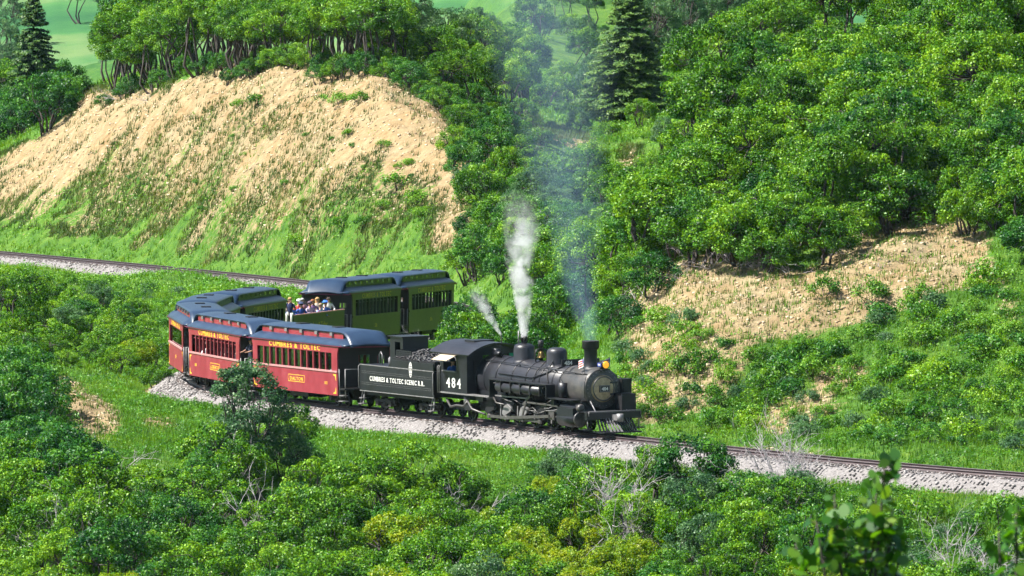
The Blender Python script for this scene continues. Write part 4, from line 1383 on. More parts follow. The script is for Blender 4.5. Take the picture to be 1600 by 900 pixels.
def make_person(M, label, shirt, trousers, hair, pose='stand', arms='rail', hat=None, turn=0.0, long_hair=False, sleeves=True, h=1.0):
    """one continuous skinned body facing +x, hair or hat as a child"""
    J = {}
    zs = 0.0
    if pose == 'sit':
        hipz = .50
        J['pel'] = (0, 0, hipz)
        legs = lambda s: [(.02, s * .10, hipz - .01), (.43, s * .12, hipz + .02), (.45, s * .12, .08), (.60, s * .13, .04)]
        zs = hipz - .92
    else:
        J['pel'] = (0, 0, .92)
        legs = lambda s: [(0, s * .10, .88), (.03 * s, s * .12, .48), (-.01, s * .12, .09), (.14, s * .14, .04)]
    up = [(0, 0, 1.12 + zs), (.01, 0, 1.32 + zs), (.0, 0, 1.46 + zs), (.015, 0, 1.54 + zs), (.03, 0, 1.61 + zs), (.025, 0, 1.70 + zs)]
    arm = {
        'rail': lambda s: [(0, s * .18, 1.41 + zs), (.10, s * .30, 1.20 + zs), (.32, s * .22, 1.13 + zs), (.40, s * .20, 1.13 + zs)],
        'down': lambda s: [(0, s * .18, 1.41 + zs), (-.02, s * .25, 1.14 + zs), (.06, s * .26, .90 + zs), (.08, s * .26, .82 + zs)],
        'camera': lambda s: [(0, s * .18, 1.41 + zs), (.16, s * .27, 1.22 + zs), (.24, s * .10, 1.50 + zs), (.25, s * .07, 1.58 + zs)],
        'lean': lambda s: [(0, s * .18, 1.41 + zs), (.15, s * .28, 1.22 + zs), (.30, s * .02, 1.18 + zs), (.30, -s * .06, 1.18 + zs)],
    }[arms]
    bm = bmesh.new()
    lay = bm.verts.layers.skin.verify()

    def V(p, r, root=False):
        v = bm.verts.new(p)
        v[lay].radius = (r, r) if not isinstance(r, tuple) else r
        v[lay].use_root = root
        return v
    seg = []

    def E(a, b, part):
        bm.edges.new((a, b))
        seg.append((np.array(a.co), np.array(b.co), part))
    pel = V(J['pel'], (.15, .115), True)
    rads = [(.135, .10), (.155, .11), (.085, .075), .055, .088, .075]
    prev = pel
    chest = None
    for i, (p, r) in enumerate(zip(up, rads)):
        v = V(p, r)
        E(prev, v, 1 if i < 3 else 0)
        if i == 1:
            chest = v
        prev = v
    tips = []
    for s in (-1, 1):
        pts = legs(s)
        vs = [V(p, r) for p, r in zip(pts, (.095, .068, .046, .04))]
        E(pel, vs[0], 2); E(vs[0], vs[1], 2); E(vs[1], vs[2], 2); E(vs[2], vs[3], 3)
        pts = arm(s)
        vs = [V(p, r) for p, r in zip(pts, (.062, .045, .033, .03))]
        E(chest, vs[0], 1); E(vs[0], vs[1], 1); E(vs[1], vs[2], 1 if sleeves else 0); E(vs[2], vs[3], 0)
        tips.append((Vector(pts[2]), Vector(pts[3]), s))
    me = bpy.data.meshes.new('person')
    bm.to_mesh(me)
    bm.free()
    ob = bpy.data.objects.new('tmp', me)
    COL.objects.link(ob)
    ob.modifiers.new('s', 'SKIN').use_smooth_shade = True
    sb = ob.modifiers.new('u', 'SUBSURF')
    sb.levels = sb.render_levels = 1
    bpy.context.view_layer.update()
    ev = bpy.data.meshes.new_from_object(ob.evaluated_get(bpy.context.evaluated_depsgraph_get()))
    bpy.data.objects.remove(ob)
    b = MB()
    vs = [tuple(v.co) for v in ev.vertices]
    o0 = 0
    for p in ev.polygons:
        c = np.array(p.center)
        best, part = 1e9, 1
        for a, q, k in seg:
            t = np.clip(np.dot(c - a, q - a) / max(np.dot(q - a, q - a), 1e-9), 0, 1)
            d = np.linalg.norm(c - (a + t * (q - a)))
            if d < best:
                best, part = d, k
        b.f.append(list(p.vertices)); b.m.append(part); b.smooth.append(True)
    b.v = vs
    # fingers and thumb, rooted inside each palm
    for w, pt, s in tips:
        d = (pt - w).normalized()
        sd = d.cross(Vector((0, 0, 1)))
        sd = sd.normalized() if sd.length > .1 else Vector((0, 1, 0))
        dn = Vector((0, 0, -1)) - d * d.dot(Vector((0, 0, -1)))
        dn = dn.normalized() if dn.length > .1 else Vector((1, 0, 0))
        for k, L in enumerate((.065, .075, .072, .055)):
            r0 = pt + sd * (k - 1.5) * .018
            b.tube([r0, r0 + d * L * .55 + dn * .006, r0 + d * L * .85 + dn * .03], [.0095, .009, .007], 6, 0)
        r0 = w + (pt - w) * .5 + sd * .028 * s
        b.tube([r0, r0 + sd * .03 * s + d * .02, r0 + sd * .035 * s + d * .05 + dn * .012], [.011, .010, .008], 6, 0)
    # nose, eyes, mouth, ears
    hz = 1.635 + zs
    b.add([(.108, -.016, hz - .03), (.108, .016, hz - .03), (.112, 0, hz + .02), (.142, 0, hz - .028)], [(0, 1, 3), (1, 2, 3), (2, 0, 3)], 0)
    for s in (-1, 1):
        b.lathe([(0, .011), (.012, .008)], (.100, s * .034, hz + .02), 'x', 8, 4)
        b.lathe([(-.01, .02), (.012, .018)], (.02, s * .088, hz), 'y', 8, 0)
    b.box(.098, .110, -.022, .022, hz - .065, hz - .055, 5)
    mats = [M_SKIN, cloth(shirt), cloth(trousers), cloth((.03, .025, .02)), cloth((.02, .015, .012)), cloth((.30, .08, .07))]
    o = b.build('person', mats)
    o.matrix_world = M @ Matrix.Rotation(R(turn), 4, 'Z') @ Matrix.Scale(h, 4)
    tag(o, label, 'person', 'people on the train')
    hb = MB()
    n = 14
    cap = []
    for i in range(6):
        ph = math.pi / 2 * (i / 5) * 1.05
        cap.append((math.cos(ph) * .115 if i < 5 else .01, math.sin(ph) * .115))
    hb.lathe([(z, r) for r, z in cap], (.012, 0, hz + .02), 'z', n)
    if long_hair:
        hb.lathe([(-.28, .06), (-.2, .095), (-.05, .112), (.04, .112)], (-.035, 0, hz + .02), 'z', n)
    hb.build('hair', cloth(hair), o)
    if hat:
        ht = MB().lathe([(.02, .19), (.035, .19), (.045, .125), (.12, .11), (.135, .02)], (.012, 0, hz + .045), 'z', 18)
        if hat[1] == 'cap':
            ht = MB().lathe([(.0, .122), (.05, .122), (.10, .10), (.13, .02)], (.012, 0, hz + .04), 'z', 18).prism([(.09, -.08), (.21, -.05), (.21, .05), (.09, .08)], hz + .04, hz + .052, 'xy')
        ht.build('hat', cloth(hat[0]), o)
    return o


def at_car(car, x, y, z):
    return car.matrix_world @ Matrix.Translation((x, y, z))


bpy.context.view_layer.update()
W_, BLU, NAVY, BRN, BLN, GRY = (.75, .74, .70), (.05, .16, .55), (.02, .03, .10), (.12, .055, .025), (.42, .26, .10), (.30, .28, .32)
make_person(at_car(gond, 5.62, 1.02, 1.56), 'person in navy top and white trousers perched on the open car end', NAVY, W_, BLN, 'sit', 'camera', turn=8)
make_person(at_car(gond, 5.3, .62, .90), 'person in pale top behind the one in white trousers', (.62, .50, .45), GRY, BLN, 'stand', 'down', turn=-10)
make_person(at_car(gond, 4.15, .80, .78), 'person in bright blue shirt and cream brimmed hat at the car side', BLU, GRY, BRN, 'stand', 'rail', hat=((.72, .64, .48), 'brim'), turn=25)
make_person(at_car(gond, 3.3, .40, .70), 'person in pale blue shirt standing behind the cream hat', (.35, .48, .72), NAVY, BRN, 'stand', 'down', hat=((.60, .52, .40), 'brim'), turn=15)
make_person(at_car(gond, 2.3, .85, .80), 'dark haired person in deep blue leaning on the side rail', (.03, .09, .38), NAVY, (.03, .02, .018), 'stand', 'rail', hat=((.03, .05, .12), 'brim'), turn=35)
make_person(at_car(gond, .4, .88, .80), 'person in lilac shirt and dark cap with folded arms', (.42, .34, .48), GRY, BRN, 'stand', 'lean', hat=((.12, .08, .12), 'cap'), turn=45)
make_person(at_car(gond, -1.0, .72, .88), 'person with long auburn hair in a purple top', (.22, .12, .30), NAVY, (.26, .09, .03), 'stand', 'rail', long_hair=True, turn=20)
make_person(at_car(gond, -1.6, .98, .68), 'person in light blue shirt bending over the rail below auburn hair', (.30, .45, .70), GRY, (.30, .22, .15), 'stand', 'rail', turn=50)
make_person(at_car(gond, -2.2, .70, .95), 'tall person with long blond hair in a cream top', (.66, .55, .45), NAVY, BLN, 'stand', 'rail', long_hair=True, turn=30)
make_person(at_car(gond, -3.1, .90, .74), 'person in a blue sun hat beside the coach end', (.06, .15, .50), GRY, BRN, 'stand', 'lean', hat=((.04, .16, .60), 'brim'), turn=40)
make_person(at_car(gond, 1.4, .55, .92), 'person in red shirt and white cap between the blue and lilac shirts', (.50, .06, .06), NAVY, BRN, 'stand', 'down', hat=((.72, .72, .70), 'cap'), turn=20)
make_person(at_car(gond, -4.3, .80, .90), 'dark haired person in white shirt in front of the dark coach end', (.72, .72, .70), NAVY, (.05, .03, .02), 'stand', 'rail', turn=25)
make_person(at_car(gond, -.3, .35, .95), 'grey haired person in pink top standing behind the others', (.60, .30, .36), GRY, (.45, .44, .42), 'stand', 'down', turn=10)
make_person(at_car(lobato, 5.98, -.80, .90), 'person in dark uniform on the platform between the two lettered red coaches', (.015, .02, .045), (.02, .02, .03), (.03, .03, .04), 'stand', 'rail', hat=((.02, .06, .16), 'cap'), turn=-70, sleeves=False)
make_person(at_car(lobato, -2.9, -.95, .82), 'person in white shirt and pale hat leaning from the open coach window', (.72, .76, .80), GRY, BRN, 'sit', 'rail', hat=((.70, .40, .36), 'brim'), turn=-12, h=1.0)
make_person(at_car(lobato, 0.9, -.85, .80), 'person in cream top seated at an open coach window', (.66, .60, .50), GRY, BRN, 'sit', 'down', turn=-8)
make_person(at_car(lobato, 3.1, -.85, .80), 'person in pale grey seated near the coach platform', (.60, .62, .66), NAVY, (.25, .2, .16), 'sit', 'down', turn=-5)
make_person(at_car(dalton, 2.75, -.85, .82), 'person in tan top behind the glazed coach window', (.55, .36, .26), NAVY, BRN, 'sit', 'lean', turn=-12)
make_person(at_car(dalton, 4.5, -.90, .80), 'person in white at the coach window next to the tender', (.75, .75, .74), GRY, (.5, .45, .4), 'sit', 'rail', turn=-8)
make_person(at_car(loco, -10.95, -1.08, 1.36), 'engine driver in blue shirt leaning on the cab window armrest', (.05, .15, .50), NAVY, (.03, .03, .04), 'sit', 'rail', hat=((.03, .04, .10), 'cap'), turn=-6)

# ---------------------------------------------------------------- vegetation meshes
def unit(a):
    return a / np.maximum(np.linalg.norm(a, axis=-1, keepdims=True), 1e-9)


def leaf_quads(P, N, L, W, g, bend=0.15):
    """one bent rhombic leaf per point"""
    n = len(P)
    r = unit(g.normal(size=(n, 3)))
    t = unit(np.cross(N, r))
    b = np.cross(N, t)
    L = L[:, None]; W = W[:, None]
    V = np.stack([P - t * L / 2, P + b * W / 2 + N * L * bend * .5, P + t * L / 2 - N * L * bend, P - b * W / 2 + N * L * bend * .5], 1)
    return V.reshape(-1, 3), np.arange(n * 4).reshape(-1, 4)


def crown_cloud(g, centres, rc, per, flat=0.75, up=0.45):
    """leaves gathered in clumps round given centres"""
    n = len(centres)
    Pn = unit(g.normal(size=(n * per, 3)))
    rad = g.uniform(0.35, 1.0, n * per) ** 0.6
    C = np.repeat(centres, per, 0)
    r = np.repeat(rc, per)
    off = Pn * (rad * r)[:, None]
    off[:, 2] *= flat
    P = C + off
    N = unit(Pn * 0.7 + np.array([0, 0, up]) + g.normal(size=Pn.shape) * 0.55)
    tint = np.clip(0.5 + np.repeat(g.normal(0, .20, n), per) + g.normal(0, .18, n * per), 0, 1)  # random leaf tone, spread widened to put sunlit highlights into the colour
    return P, N, tint


def wood(g, starts, ends, r0, r1, sag=0.2, n=4, segs=4, mat=None, name='trunk'):
    b = MB()
    for s, e, ra, rb in zip(starts, ends, r0, r1):
        s = np.array(s, float); e = np.array(e, float)
        L = np.linalg.norm(e - s)
        k = g.normal(size=3) * sag * L * .5
        pts = []
        for i in range(segs + 1):
            t = i / segs
            p = s * (1 - t) + e * t + k * math.sin(math.pi * t) + (g.normal(size=3) * .03 * L if 0 < i < segs else 0)
            pts.append(p)
        b.tube(pts, [ra + (rb - ra) * i / segs for i in range(segs + 1)], n, caps=False)
    return b


def make_oak(seed, h, rad, clear, mat, n_c=58, per=120, leaf=(.070, .132), rc=(.25, .46), stems=5, bark=None):
    """gambel oak: several crooked stems, a lumpy crown of separate leaf clumps"""
    g = np.random.default_rng(seed)
    lob = unit(g.normal(size=(7, 3)))
    lam = g.uniform(.6, 1.35, 7)
    C = []
    while len(C) < n_c:
        d = unit(g.normal(size=3))
        if d[2] < -0.45:
            continue
        f = 1 + .0
        w = np.maximum(lob @ d, 0) ** 3
        f = (1 + (w * (lam - 1)).sum() / (w.sum() + .2)) * g.uniform(.62, 1.0) ** .55
        zc = clear + (h - clear) * .46
        p = np.array([d[0] * rad * f, d[1] * rad * f, zc + d[2] * (h - clear) * .52 * f])
        C.append(p)
    C = np.array(C)
    R_ = g.uniform(*rc, n_c)
    P, N, t = crown_cloud(g, C, R_, per)
    L = g.uniform(*leaf, len(P))
    V, Fs = leaf_quads(P, N, L, L * g.uniform(.55, .8, len(P)), g)
    crown = npmesh('crown', V, Fs, mat, False, {'tint': np.repeat(t, 4)})
    st = []; en = []; ra = []; rb = []
    tops = []
    for k in range(stems):
        a = g.uniform(0, 6.28)
        b0 = np.array([math.cos(a) * .12 * rad, math.sin(a) * .12 * rad, -.25])
        b1 = np.array([math.cos(a) * .45 * rad, math.sin(a) * .45 * rad, clear + (h - clear) * .35])
        st.append(b0); en.append(b1); ra.append(.05 + .012 * h); rb.append(.04)
        tops.append(b1)
    tops = np.array(tops)
    for c in C[::2]:
        j = np.argmin(np.linalg.norm(tops - c, axis=1))
        st.append(tops[j]); en.append(c); ra.append(.032); rb.append(.012)
    trunk = wood(g, st, en, ra, rb, .25).mesh('trunk', bark or M_BARK)
    return crown, trunk


def make_scrub(seed, h, rad, mat, n_c=16, per=55, leaf=(.07, .13)):
    g = np.random.default_rng(seed)
    a = g.uniform(0, 6.28, n_c); q = np.sqrt(g.uniform(0, 1, n_c)) * rad * .8
    C = np.stack([np.cos(a) * q, np.sin(a) * q, h * (.10 + .62 * (1 - (q / rad) ** 2)) * g.uniform(.7, 1.1, n_c)], -1)
    P, N, t = crown_cloud(g, C, g.uniform(.18, .32, n_c) * rad / .8, per, .9, .6)
    P[:, 2] = np.abs(P[:, 2])
    L = g.uniform(*leaf, len(P))
    V, Fs = leaf_quads(P, N, L, L * g.uniform(.4, .7, len(P)), g)
    crown = npmesh('foliage', V, Fs, mat, False, {'tint': np.repeat(t, 4)})
    stem = wood(g, [(0, 0, -.15)] * 7, C[:7], [.02] * 7, [.008] * 7, .2, 3, 3).mesh('stem', M_BARK)
    return crown, stem


def make_fir(seed, h, rad, mat):
    g = np.random.default_rng(seed)
    Ps = []; Ns = []; Ts = []; st = []; en = []
    z = .55
    while z < h * .985:
        f = 1 - (z / h)
        br = rad * (f ** .75) * g.uniform(.78, 1.12) + .06
        nb = int(6 + 7 * f)
        a0 = g.uniform(0, 6.28)
        for k in range(nb):
            a = a0 + 6.283 * k / nb + g.normal(0, .2)
            L = br * g.uniform(.7, 1.12)
            d = np.array([math.cos(a), math.sin(a), 0]); sd = np.array([-d[1], d[0], 0])
            droop = -.22 * L if f > .3 else .12 * L
            st.append((0, 0, z)); en.append(tuple(d * L * .9 + np.array([0, 0, z + droop])))
            m = int(24 + 95 * L)
            u = g.uniform(.12, 1.0, m) ** .75
            wd = (.10 + .26 * (1 - u)) * L * .9 + .05
            P = d[None] * (u * L)[:, None] + sd[None] * (g.uniform(-1, 1, m) * wd)[:, None]
            P[:, 2] += z + droop * u ** 1.6 + .10 * L * np.maximum(0, u - .75) + g.normal(0, .035, m)
            Ps.append(P)
            Ns.append(unit(np.stack([g.normal(0, .35, m) + d[0] * .35, g.normal(0, .35, m) + d[1] * .35, np.full(m, .8)], -1)))
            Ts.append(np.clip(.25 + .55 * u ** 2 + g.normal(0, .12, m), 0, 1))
        z += .19 + .10 * f
    P = np.concatenate(Ps); N = np.concatenate(Ns); t = np.concatenate(Ts)
    L = g.uniform(.13, .24, len(P))
    V, Fs = leaf_quads(P, N, L, L * .38, g, .25)
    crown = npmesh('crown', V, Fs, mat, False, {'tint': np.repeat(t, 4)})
    tr = MB().tube([(0, 0, -.4), (0, 0, h * .5), (0, 0, h * .98)], [.16, .09, .015], 8)
    b = wood(g, st[::2], en[::2], [.025] * len(st[::2]), [.008] * len(st[::2]), .05, 3, 2)
    tr.add(b.v, b.f)
    return crown, tr.mesh('trunk', M_BARK)


def make_dead(seed, h, spread, n_main=9, twig=5, lean=(0, 0), r=.022):
    """bare bleached branches forking twice"""
    g = np.random.default_rng(seed)
    b = MB()

    def grow(p, d, L, r, lev):
        pts = [p]
        q = p
        dd = d
        for i in range(4):
            dd = unit(dd + g.normal(size=3) * .22 + np.array([0, 0, .05]))
            q = q + dd * L / 4
            pts.append(q)
        b.tube(pts, [r * (1 - .18 * i) for i in range(5)], 4, caps=False)
        if lev > 0:
            for k in range(twig):
                i = g.integers(1, 5)
                grow(pts[i], unit(dd + g.normal(size=3) * .65), L * g.uniform(.3, .6), r * .55, lev - 1)
    for k in range(n_main):
        a = g.uniform(0, 6.28)
        d = unit(np.array([math.cos(a) * spread + lean[0], math.sin(a) * spread + lean[1], 1.0]))
        grow(np.array([math.cos(a) * .15, math.sin(a) * .15, -.1]), d, h * g.uniform(.6, 1.0), r, 2)
    return b.mesh('branches', M_DEAD)


OAK = [make_oak(100 + i, h, r, c, m) for i, (h, r, c, m) in enumerate([
    (2.5, 1.45, .15, M_OAK), (3.0, 1.6, .25, M_OAK), (2.2, 1.5, .1, M_OAK), (2.8, 1.3, .2, M_OAK), (2.6, 1.7, .15, M_OAK),
    (2.6, 1.5, .15, M_OAKD), (3.1, 1.6, .3, M_OAKD), (2.3, 1.4, .1, M_OAKD),
    (2.2, 1.4, .1, M_YEL), (2.4, 1.4, .15, M_BLUE), (2.9, 1.5, .2, M_BLUE)])]
TREE = [make_oak(130 + i, h, r, c, M_OAK, n_c=74, per=130, stems=4, rc=(.28, .50)) for i, (h, r, c) in enumerate([(4.6, 1.7, 1.9), (5.2, 1.9, 2.3), (4.2, 1.6, 1.6), (5.0, 1.6, 2.4)])]
TALL = [make_oak(140 + i, h, r, c, M_BLUE, n_c=90, per=140, stems=3) for i, (h, r, c) in enumerate([(6.5, 2.0, 1.0), (5.8, 2.2, .8)])]
SCR = [make_scrub(150 + i, h, r, m) for i, (h, r, m) in enumerate([(.9, .8, M_SCRUB), (.7, .9, M_SCRUB), (1.1, .8, M_SCRUB), (.8, .7, M_OAKD), (1.0, .9, M_OAK), (.75, .75, M_BLUE)])]
FIR = [make_fir(160, 8.6, 3.7, M_FIR), make_fir(161, 8.4, 2.5, M_FIR)]
DEAD = [make_dead(170, 2.4, .55), make_dead(171, 2.0, .9), make_dead(172, 2.8, .35), make_dead(173, 1.8, 1.5, 7, 4)]


AIRY = make_oak(180, 4.4, 1.6, .3, M_BLUE, n_c=84, per=130, stems=6)


def plant(name, meshes, loc, rz, sc, label, cat, group, parts=('crown', 'trunk')):
    t = bpy.data.objects.new(name, None)
    COL.objects.link(t)
    t.empty_display_size = .2
    t.location = loc
    t.rotation_euler = (0, 0, rz)
    t.scale = sc if hasattr(sc, '__len__') else (sc, sc, sc)
    tag(t, label, cat, group)
    for nm, me in zip(parts, meshes):
        o = bpy.data.objects.new(nm, me)
        COL.objects.link(o)
        o.parent = t
    return t


def scatter(poly, n, gap, y0=-70, seed=0, keep=None):
    """points on the ground seen inside a patch of the photograph, kept apart in metres"""
    g = np.random.default_rng(seed)
    xs = [p[0] for p in poly]; ys = [p[1] for p in poly]
    out = []
    tries = 0
    while len(out) < n and tries < n * 14:
        tries += 1
        px = g.uniform(min(xs), max(xs)); py = g.uniform(min(ys), max(ys))
        if not inpoly(np.array([px]), np.array([py]), poly)[0]:
            continue
        h = hit(px, py, y0)
        if h is None:
            continue
        if sample(PDIST, h[0], h[1]) < 4.2:
            continue
        if any((h[0] - o[0]) ** 2 + ((h[1] - o[1]) * .8) ** 2 < gap * gap for o in out):
            continue
        out.append(h)
    return out


def spread(px0, px1, ya, yb, n, gap, seed, yoff=None):
    """points chosen by depth behind a crest"""
    g = np.random.default_rng(seed)
    out = []
    tries = 0
    while len(out) < n and tries < n * 20:
        tries += 1
        px = g.uniform(px0, px1); Y = g.uniform(ya, yb) + (yoff(px) if yoff else 0)
        X = (px - 800) / F * (Y - CAMY)
        if any((X - o[0]) ** 2 + ((Y - o[1]) * .7) ** 2 < gap * gap for o in out):
            continue
        if sample(PDIST, X, Y) < 4.5:
            continue
        out.append((X, Y, float(zg(X, Y))))
    return out


vg = np.random.default_rng(77)


LOOK = {}
for _i, _t in enumerate(('bright rounded', 'bright upright', 'bright spreading', 'bright narrow', 'bright broad', 'dark rounded', 'dark upright', 'dark spreading', 'yellowing', 'grey leaved rounded', 'grey leaved upright')):
    LOOK[OAK[_i][0].name] = _t
for _i, _t in enumerate(('broad crowned', 'tall wide', 'short stemmed', 'tall slender')):
    LOOK[TREE[_i][0].name] = _t
for _i, _t in enumerate(('towering', 'wide spreading')):
    LOOK[TALL[_i][0].name] = _t
for _i, _t in enumerate(('leafy', 'flat topped', 'upright', 'dark leaved', 'bright oak leaved', 'grey leaved')):
    LOOK[SCR[_i][0].name] = _t


def look_label(me, label, s, smin, smax):
    t = LOOK.get(me.name, '')
    size = 'small ' if s < smin + (smax - smin) * .33 else 'large ' if s > smax - (smax - smin) * .33 else ''
    ws = [w for w in label.split(' ') if w not in ('small', 'large', 'tall', 'big', 'dark', 'green', 'grey', 'leafy', 'low', 'wide')]
    out = (size + t + ' ' + ' '.join(ws)).strip()
    return out if len(out.split()) <= 16 else (t + ' ' + ' '.join(ws)).strip()


def plant_all(pts, name, kinds, smin, smax, label, cat, group, parts=('crown', 'trunk'), weights=None):
    for p in pts:
        k = vg.choice(len(kinds), p=weights)
        s = vg.uniform(smin, smax)
        plant(name, kinds[k], (p[0], p[1], p[2] - .05), vg.uniform(0, 6.28), (s * vg.uniform(.9, 1.15), s * vg.uniform(.9, 1.15), s * vg.uniform(.85, 1.15)), look_label(kinds[k][0], label, s, smin, smax), cat, group, parts)


SP = ('foliage', 'stem')
OKB = OAK[:8]
_wf = np.array([3, 3, 3, 2, 3, 1.2, .8, .8, 1.6, 1.2, .8]); _wf /= _wf.sum()
# the bank below the ballast
plant_all(scatter([(480, 800), (700, 790), (950, 800), (1040, 785), (1180, 800), (1290, 840), (1400, 870), (1400, 1015), (480, 1015)], 78, 1.55, seed=1), 'oak_bush', OAK, .75, 1.12,
          'leafy green oak bush on the bank below the locomotive', 'bush', 'oak bushes on the bank below the locomotive', weights=_wf)
plant_all(scatter([(-60, 790), (120, 780), (200, 790), (330, 775), (480, 800), (480, 1015), (-60, 1015)], 46, 1.55, seed=2), 'oak_bush', OAK, .8, 1.15,
          'leafy green oak bush on the slope below the grassy clearing', 'bush', 'oak bushes below the clearing', weights=_wf)
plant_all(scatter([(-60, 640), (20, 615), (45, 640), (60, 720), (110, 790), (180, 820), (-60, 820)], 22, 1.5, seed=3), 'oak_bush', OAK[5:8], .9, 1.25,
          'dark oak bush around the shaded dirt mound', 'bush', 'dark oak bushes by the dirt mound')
plant_all(scatter([(1380, 810), (1660, 800), (1660, 1000), (1380, 1000)], 44, 1.2, seed=4), 'low_shrub', SCR, .9, 1.5,
          'low green shrub in the weedy bank under the bare rails', 'shrub', 'low shrubs under the bare rails', SP)
plant_all(scatter([(560, 745), (1000, 735), (1300, 760), (1620, 770), (1620, 800), (1280, 830), (1000, 790), (560, 790)], 46, 1.1, seed=5), 'low_shrub', SCR, .55, .95,
          'low green shrub at the foot of the ballast', 'shrub', 'low shrubs at the ballast foot', SP)
plant_all(scatter([(780, 790), (900, 780), (960, 820), (920, 960), (780, 960)], 9, 1.4, seed=9), 'oak_bush', [OAK[8]], .6, .85, 'oak bush among the green ones below the drivers', 'bush', 'yellowing bushes on the bank')
plant_all(scatter([(0, 820), (120, 800), (130, 880), (0, 900)], 3, 1.4, seed=10), 'oak_bush', [OAK[8]], .6, .8, 'oak bush at the bottom of the dark oak slope', 'bush', 'yellowing bushes under the dark oaks')
for px, py, k, s, lab in ((392, 748, 99, 1.08, 'tall blue green oak standing in front of the DALTON coach'), (448, 722, 3, .95, 'small rounded oak below the first coach steps'), (335, 765, 0, 1.15, 'dense oak beside the tall blue green one by the ballast'),
                          (1085, 790, 5, 1.12, 'dark oak bush rising against the ballast ahead of the pilot'), (885, 770, 9, .75, 'grey green bush tip at the ballast below the cylinders'),
                          (358, 748, 9, .95, 'low grey leaved oak at the foot of the tall blue green oak'), (440, 752, 10, .80, 'low oak below the DALTON name board'), (482, 738, 7, .55, 'small dark oak tuft at the edge of the ballast under the coach step'), (240, 610, 2, .55, 'small round bush at the ballast edge beside the edge on red coach')):
    h = hit(px, py)
    plant('oak_bush', AIRY if k == 99 else OAK[k], (h[0], h[1], h[2] - .05), 1.0 + px, s, lab, 'bush', None)
# the valley floor inside the far bend
plant_all(scatter([(-60, 480), (60, 470), (130, 480), (225, 510), (250, 560), (235, 598), (120, 590), (60, 605), (-60, 640)], 60, 1.9, seed=6), 'valley_bush', OAK, .45, .78,
          'oak bush in the hollow between the two stretches of track', 'bush', 'bushes in the hollow', weights=_wf)
plant_all(scatter([(-40, 432), (80, 436), (300, 456), (430, 468), (300, 476), (255, 520), (140, 475), (-40, 475)], 56, 1.6, seed=7), 'low_shrub', SCR, .5, .85,
          'low shrub in the meadow below the upper ballast', 'shrub', 'low shrubs below the upper track', SP)
plant_all(scatter([(-20, 520), (20, 510), (40, 540), (-20, 560)], 3, 1.2, seed=8), 'valley_bush', TREE, .7, .85, 'taller oak with visible stems at the edge of the hollow', 'bush', 'taller oaks at the hollow edge')
# crest above the cut
crest = lambda px: float(np.interp(px, [0, 150, 270, 400, 550, 640, 710, 840], [334, 315, 298, 276, 256, 249, 243, 262]))
plant_all(spread(168, 600, 2.5, 34, 60, 1.7, 11, crest), 'oak_tree', TREE, .82, 1.1, 'green oak tree with dark stems along the crest of the tan cut', 'tree', 'oak trees along the crest')
plant_all(spread(580, 840, 6, 60, 40, 1.7, 12, crest), 'oak_tree', TREE[:3] + TALL[:1], .75, 1.0, 'oak tree in the haze where the crest drops to the gully', 'tree', 'oak trees above the gully')
plant_all(spread(400, 720, .2, 5, 30, 1.1, 13, crest), 'crest_bush', OAK[:8] + SCR[:0], .4, .68, 'rounded bush overhanging the bare edge of the cut', 'bush', 'bushes at the cut edge')
plant_all(spread(150, 400, .6, 4, 12, 1.2, 14, crest), 'crest_bush', OAK[5:8], .35, .55, 'dark bush under the oak trees at the cut edge', 'bush', 'dark bushes under the crest oaks')
plant_all(scatter([(640, 125), (700, 165), (735, 190), (715, 225), (800, 215), (760, 165), (700, 110)], 16, 1.0, 180, 15), 'crest_bush', OAK[:8], .5, .75, 'bush on the shoulder where tan soil meets the gully', 'bush', 'bushes on the shoulder')
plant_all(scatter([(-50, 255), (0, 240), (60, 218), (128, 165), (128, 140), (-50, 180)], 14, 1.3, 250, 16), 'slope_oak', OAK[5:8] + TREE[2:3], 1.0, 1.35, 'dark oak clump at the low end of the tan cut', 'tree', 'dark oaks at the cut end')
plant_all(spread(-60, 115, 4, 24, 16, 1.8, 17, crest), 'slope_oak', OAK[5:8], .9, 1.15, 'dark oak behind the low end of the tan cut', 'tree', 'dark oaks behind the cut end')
# the gully
plant_all(scatter([(705, 250), (790, 225), (835, 300), (955, 300), (945, 470), (870, 500), (720, 520), (705, 470), (735, 385)], 62, 1.5, 90, 18), 'gully_bush', OAK[:8] + OAK[9:], .6, 1.0, 'oak bush in the gully behind the steam plume', 'bush', 'bushes in the gully')
plant_all(scatter([(800, 40), (940, 40), (1060, 150), (1080, 260), (960, 300), (850, 300), (800, 180)], 58, 1.6, 150, 19), 'upland_bush', OAK[9:] + SCR + OAK[:3], .45, .8, 'grey green bush on the hazy slope above the gully', 'bush', 'bushes above the gully')
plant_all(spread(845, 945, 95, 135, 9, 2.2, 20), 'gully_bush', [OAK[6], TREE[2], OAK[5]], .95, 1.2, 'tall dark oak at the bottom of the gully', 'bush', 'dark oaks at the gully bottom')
plant_all(spread(690, 740, 92, 118, 7, 1.3, 21), 'gully_bush', OAK[:8], .55, .85, 'bush beside the last olive coach', 'bush', 'bushes by the last coach')
plant_all(spread(655, 730, 55, 85, 8, 1.5, 22), 'gully_bush', OAK[:8], .45, .7, 'bush showing above the cab roof', 'bush', 'bushes above the cab roof')
plant_all(spread(715, 850, 62, 92, 15, 1.7, 42), 'gully_bush', OAK[:7], .95, 1.25, 'big oak bush between the steam column and the last coach', 'bush', 'big bushes behind the steam column')
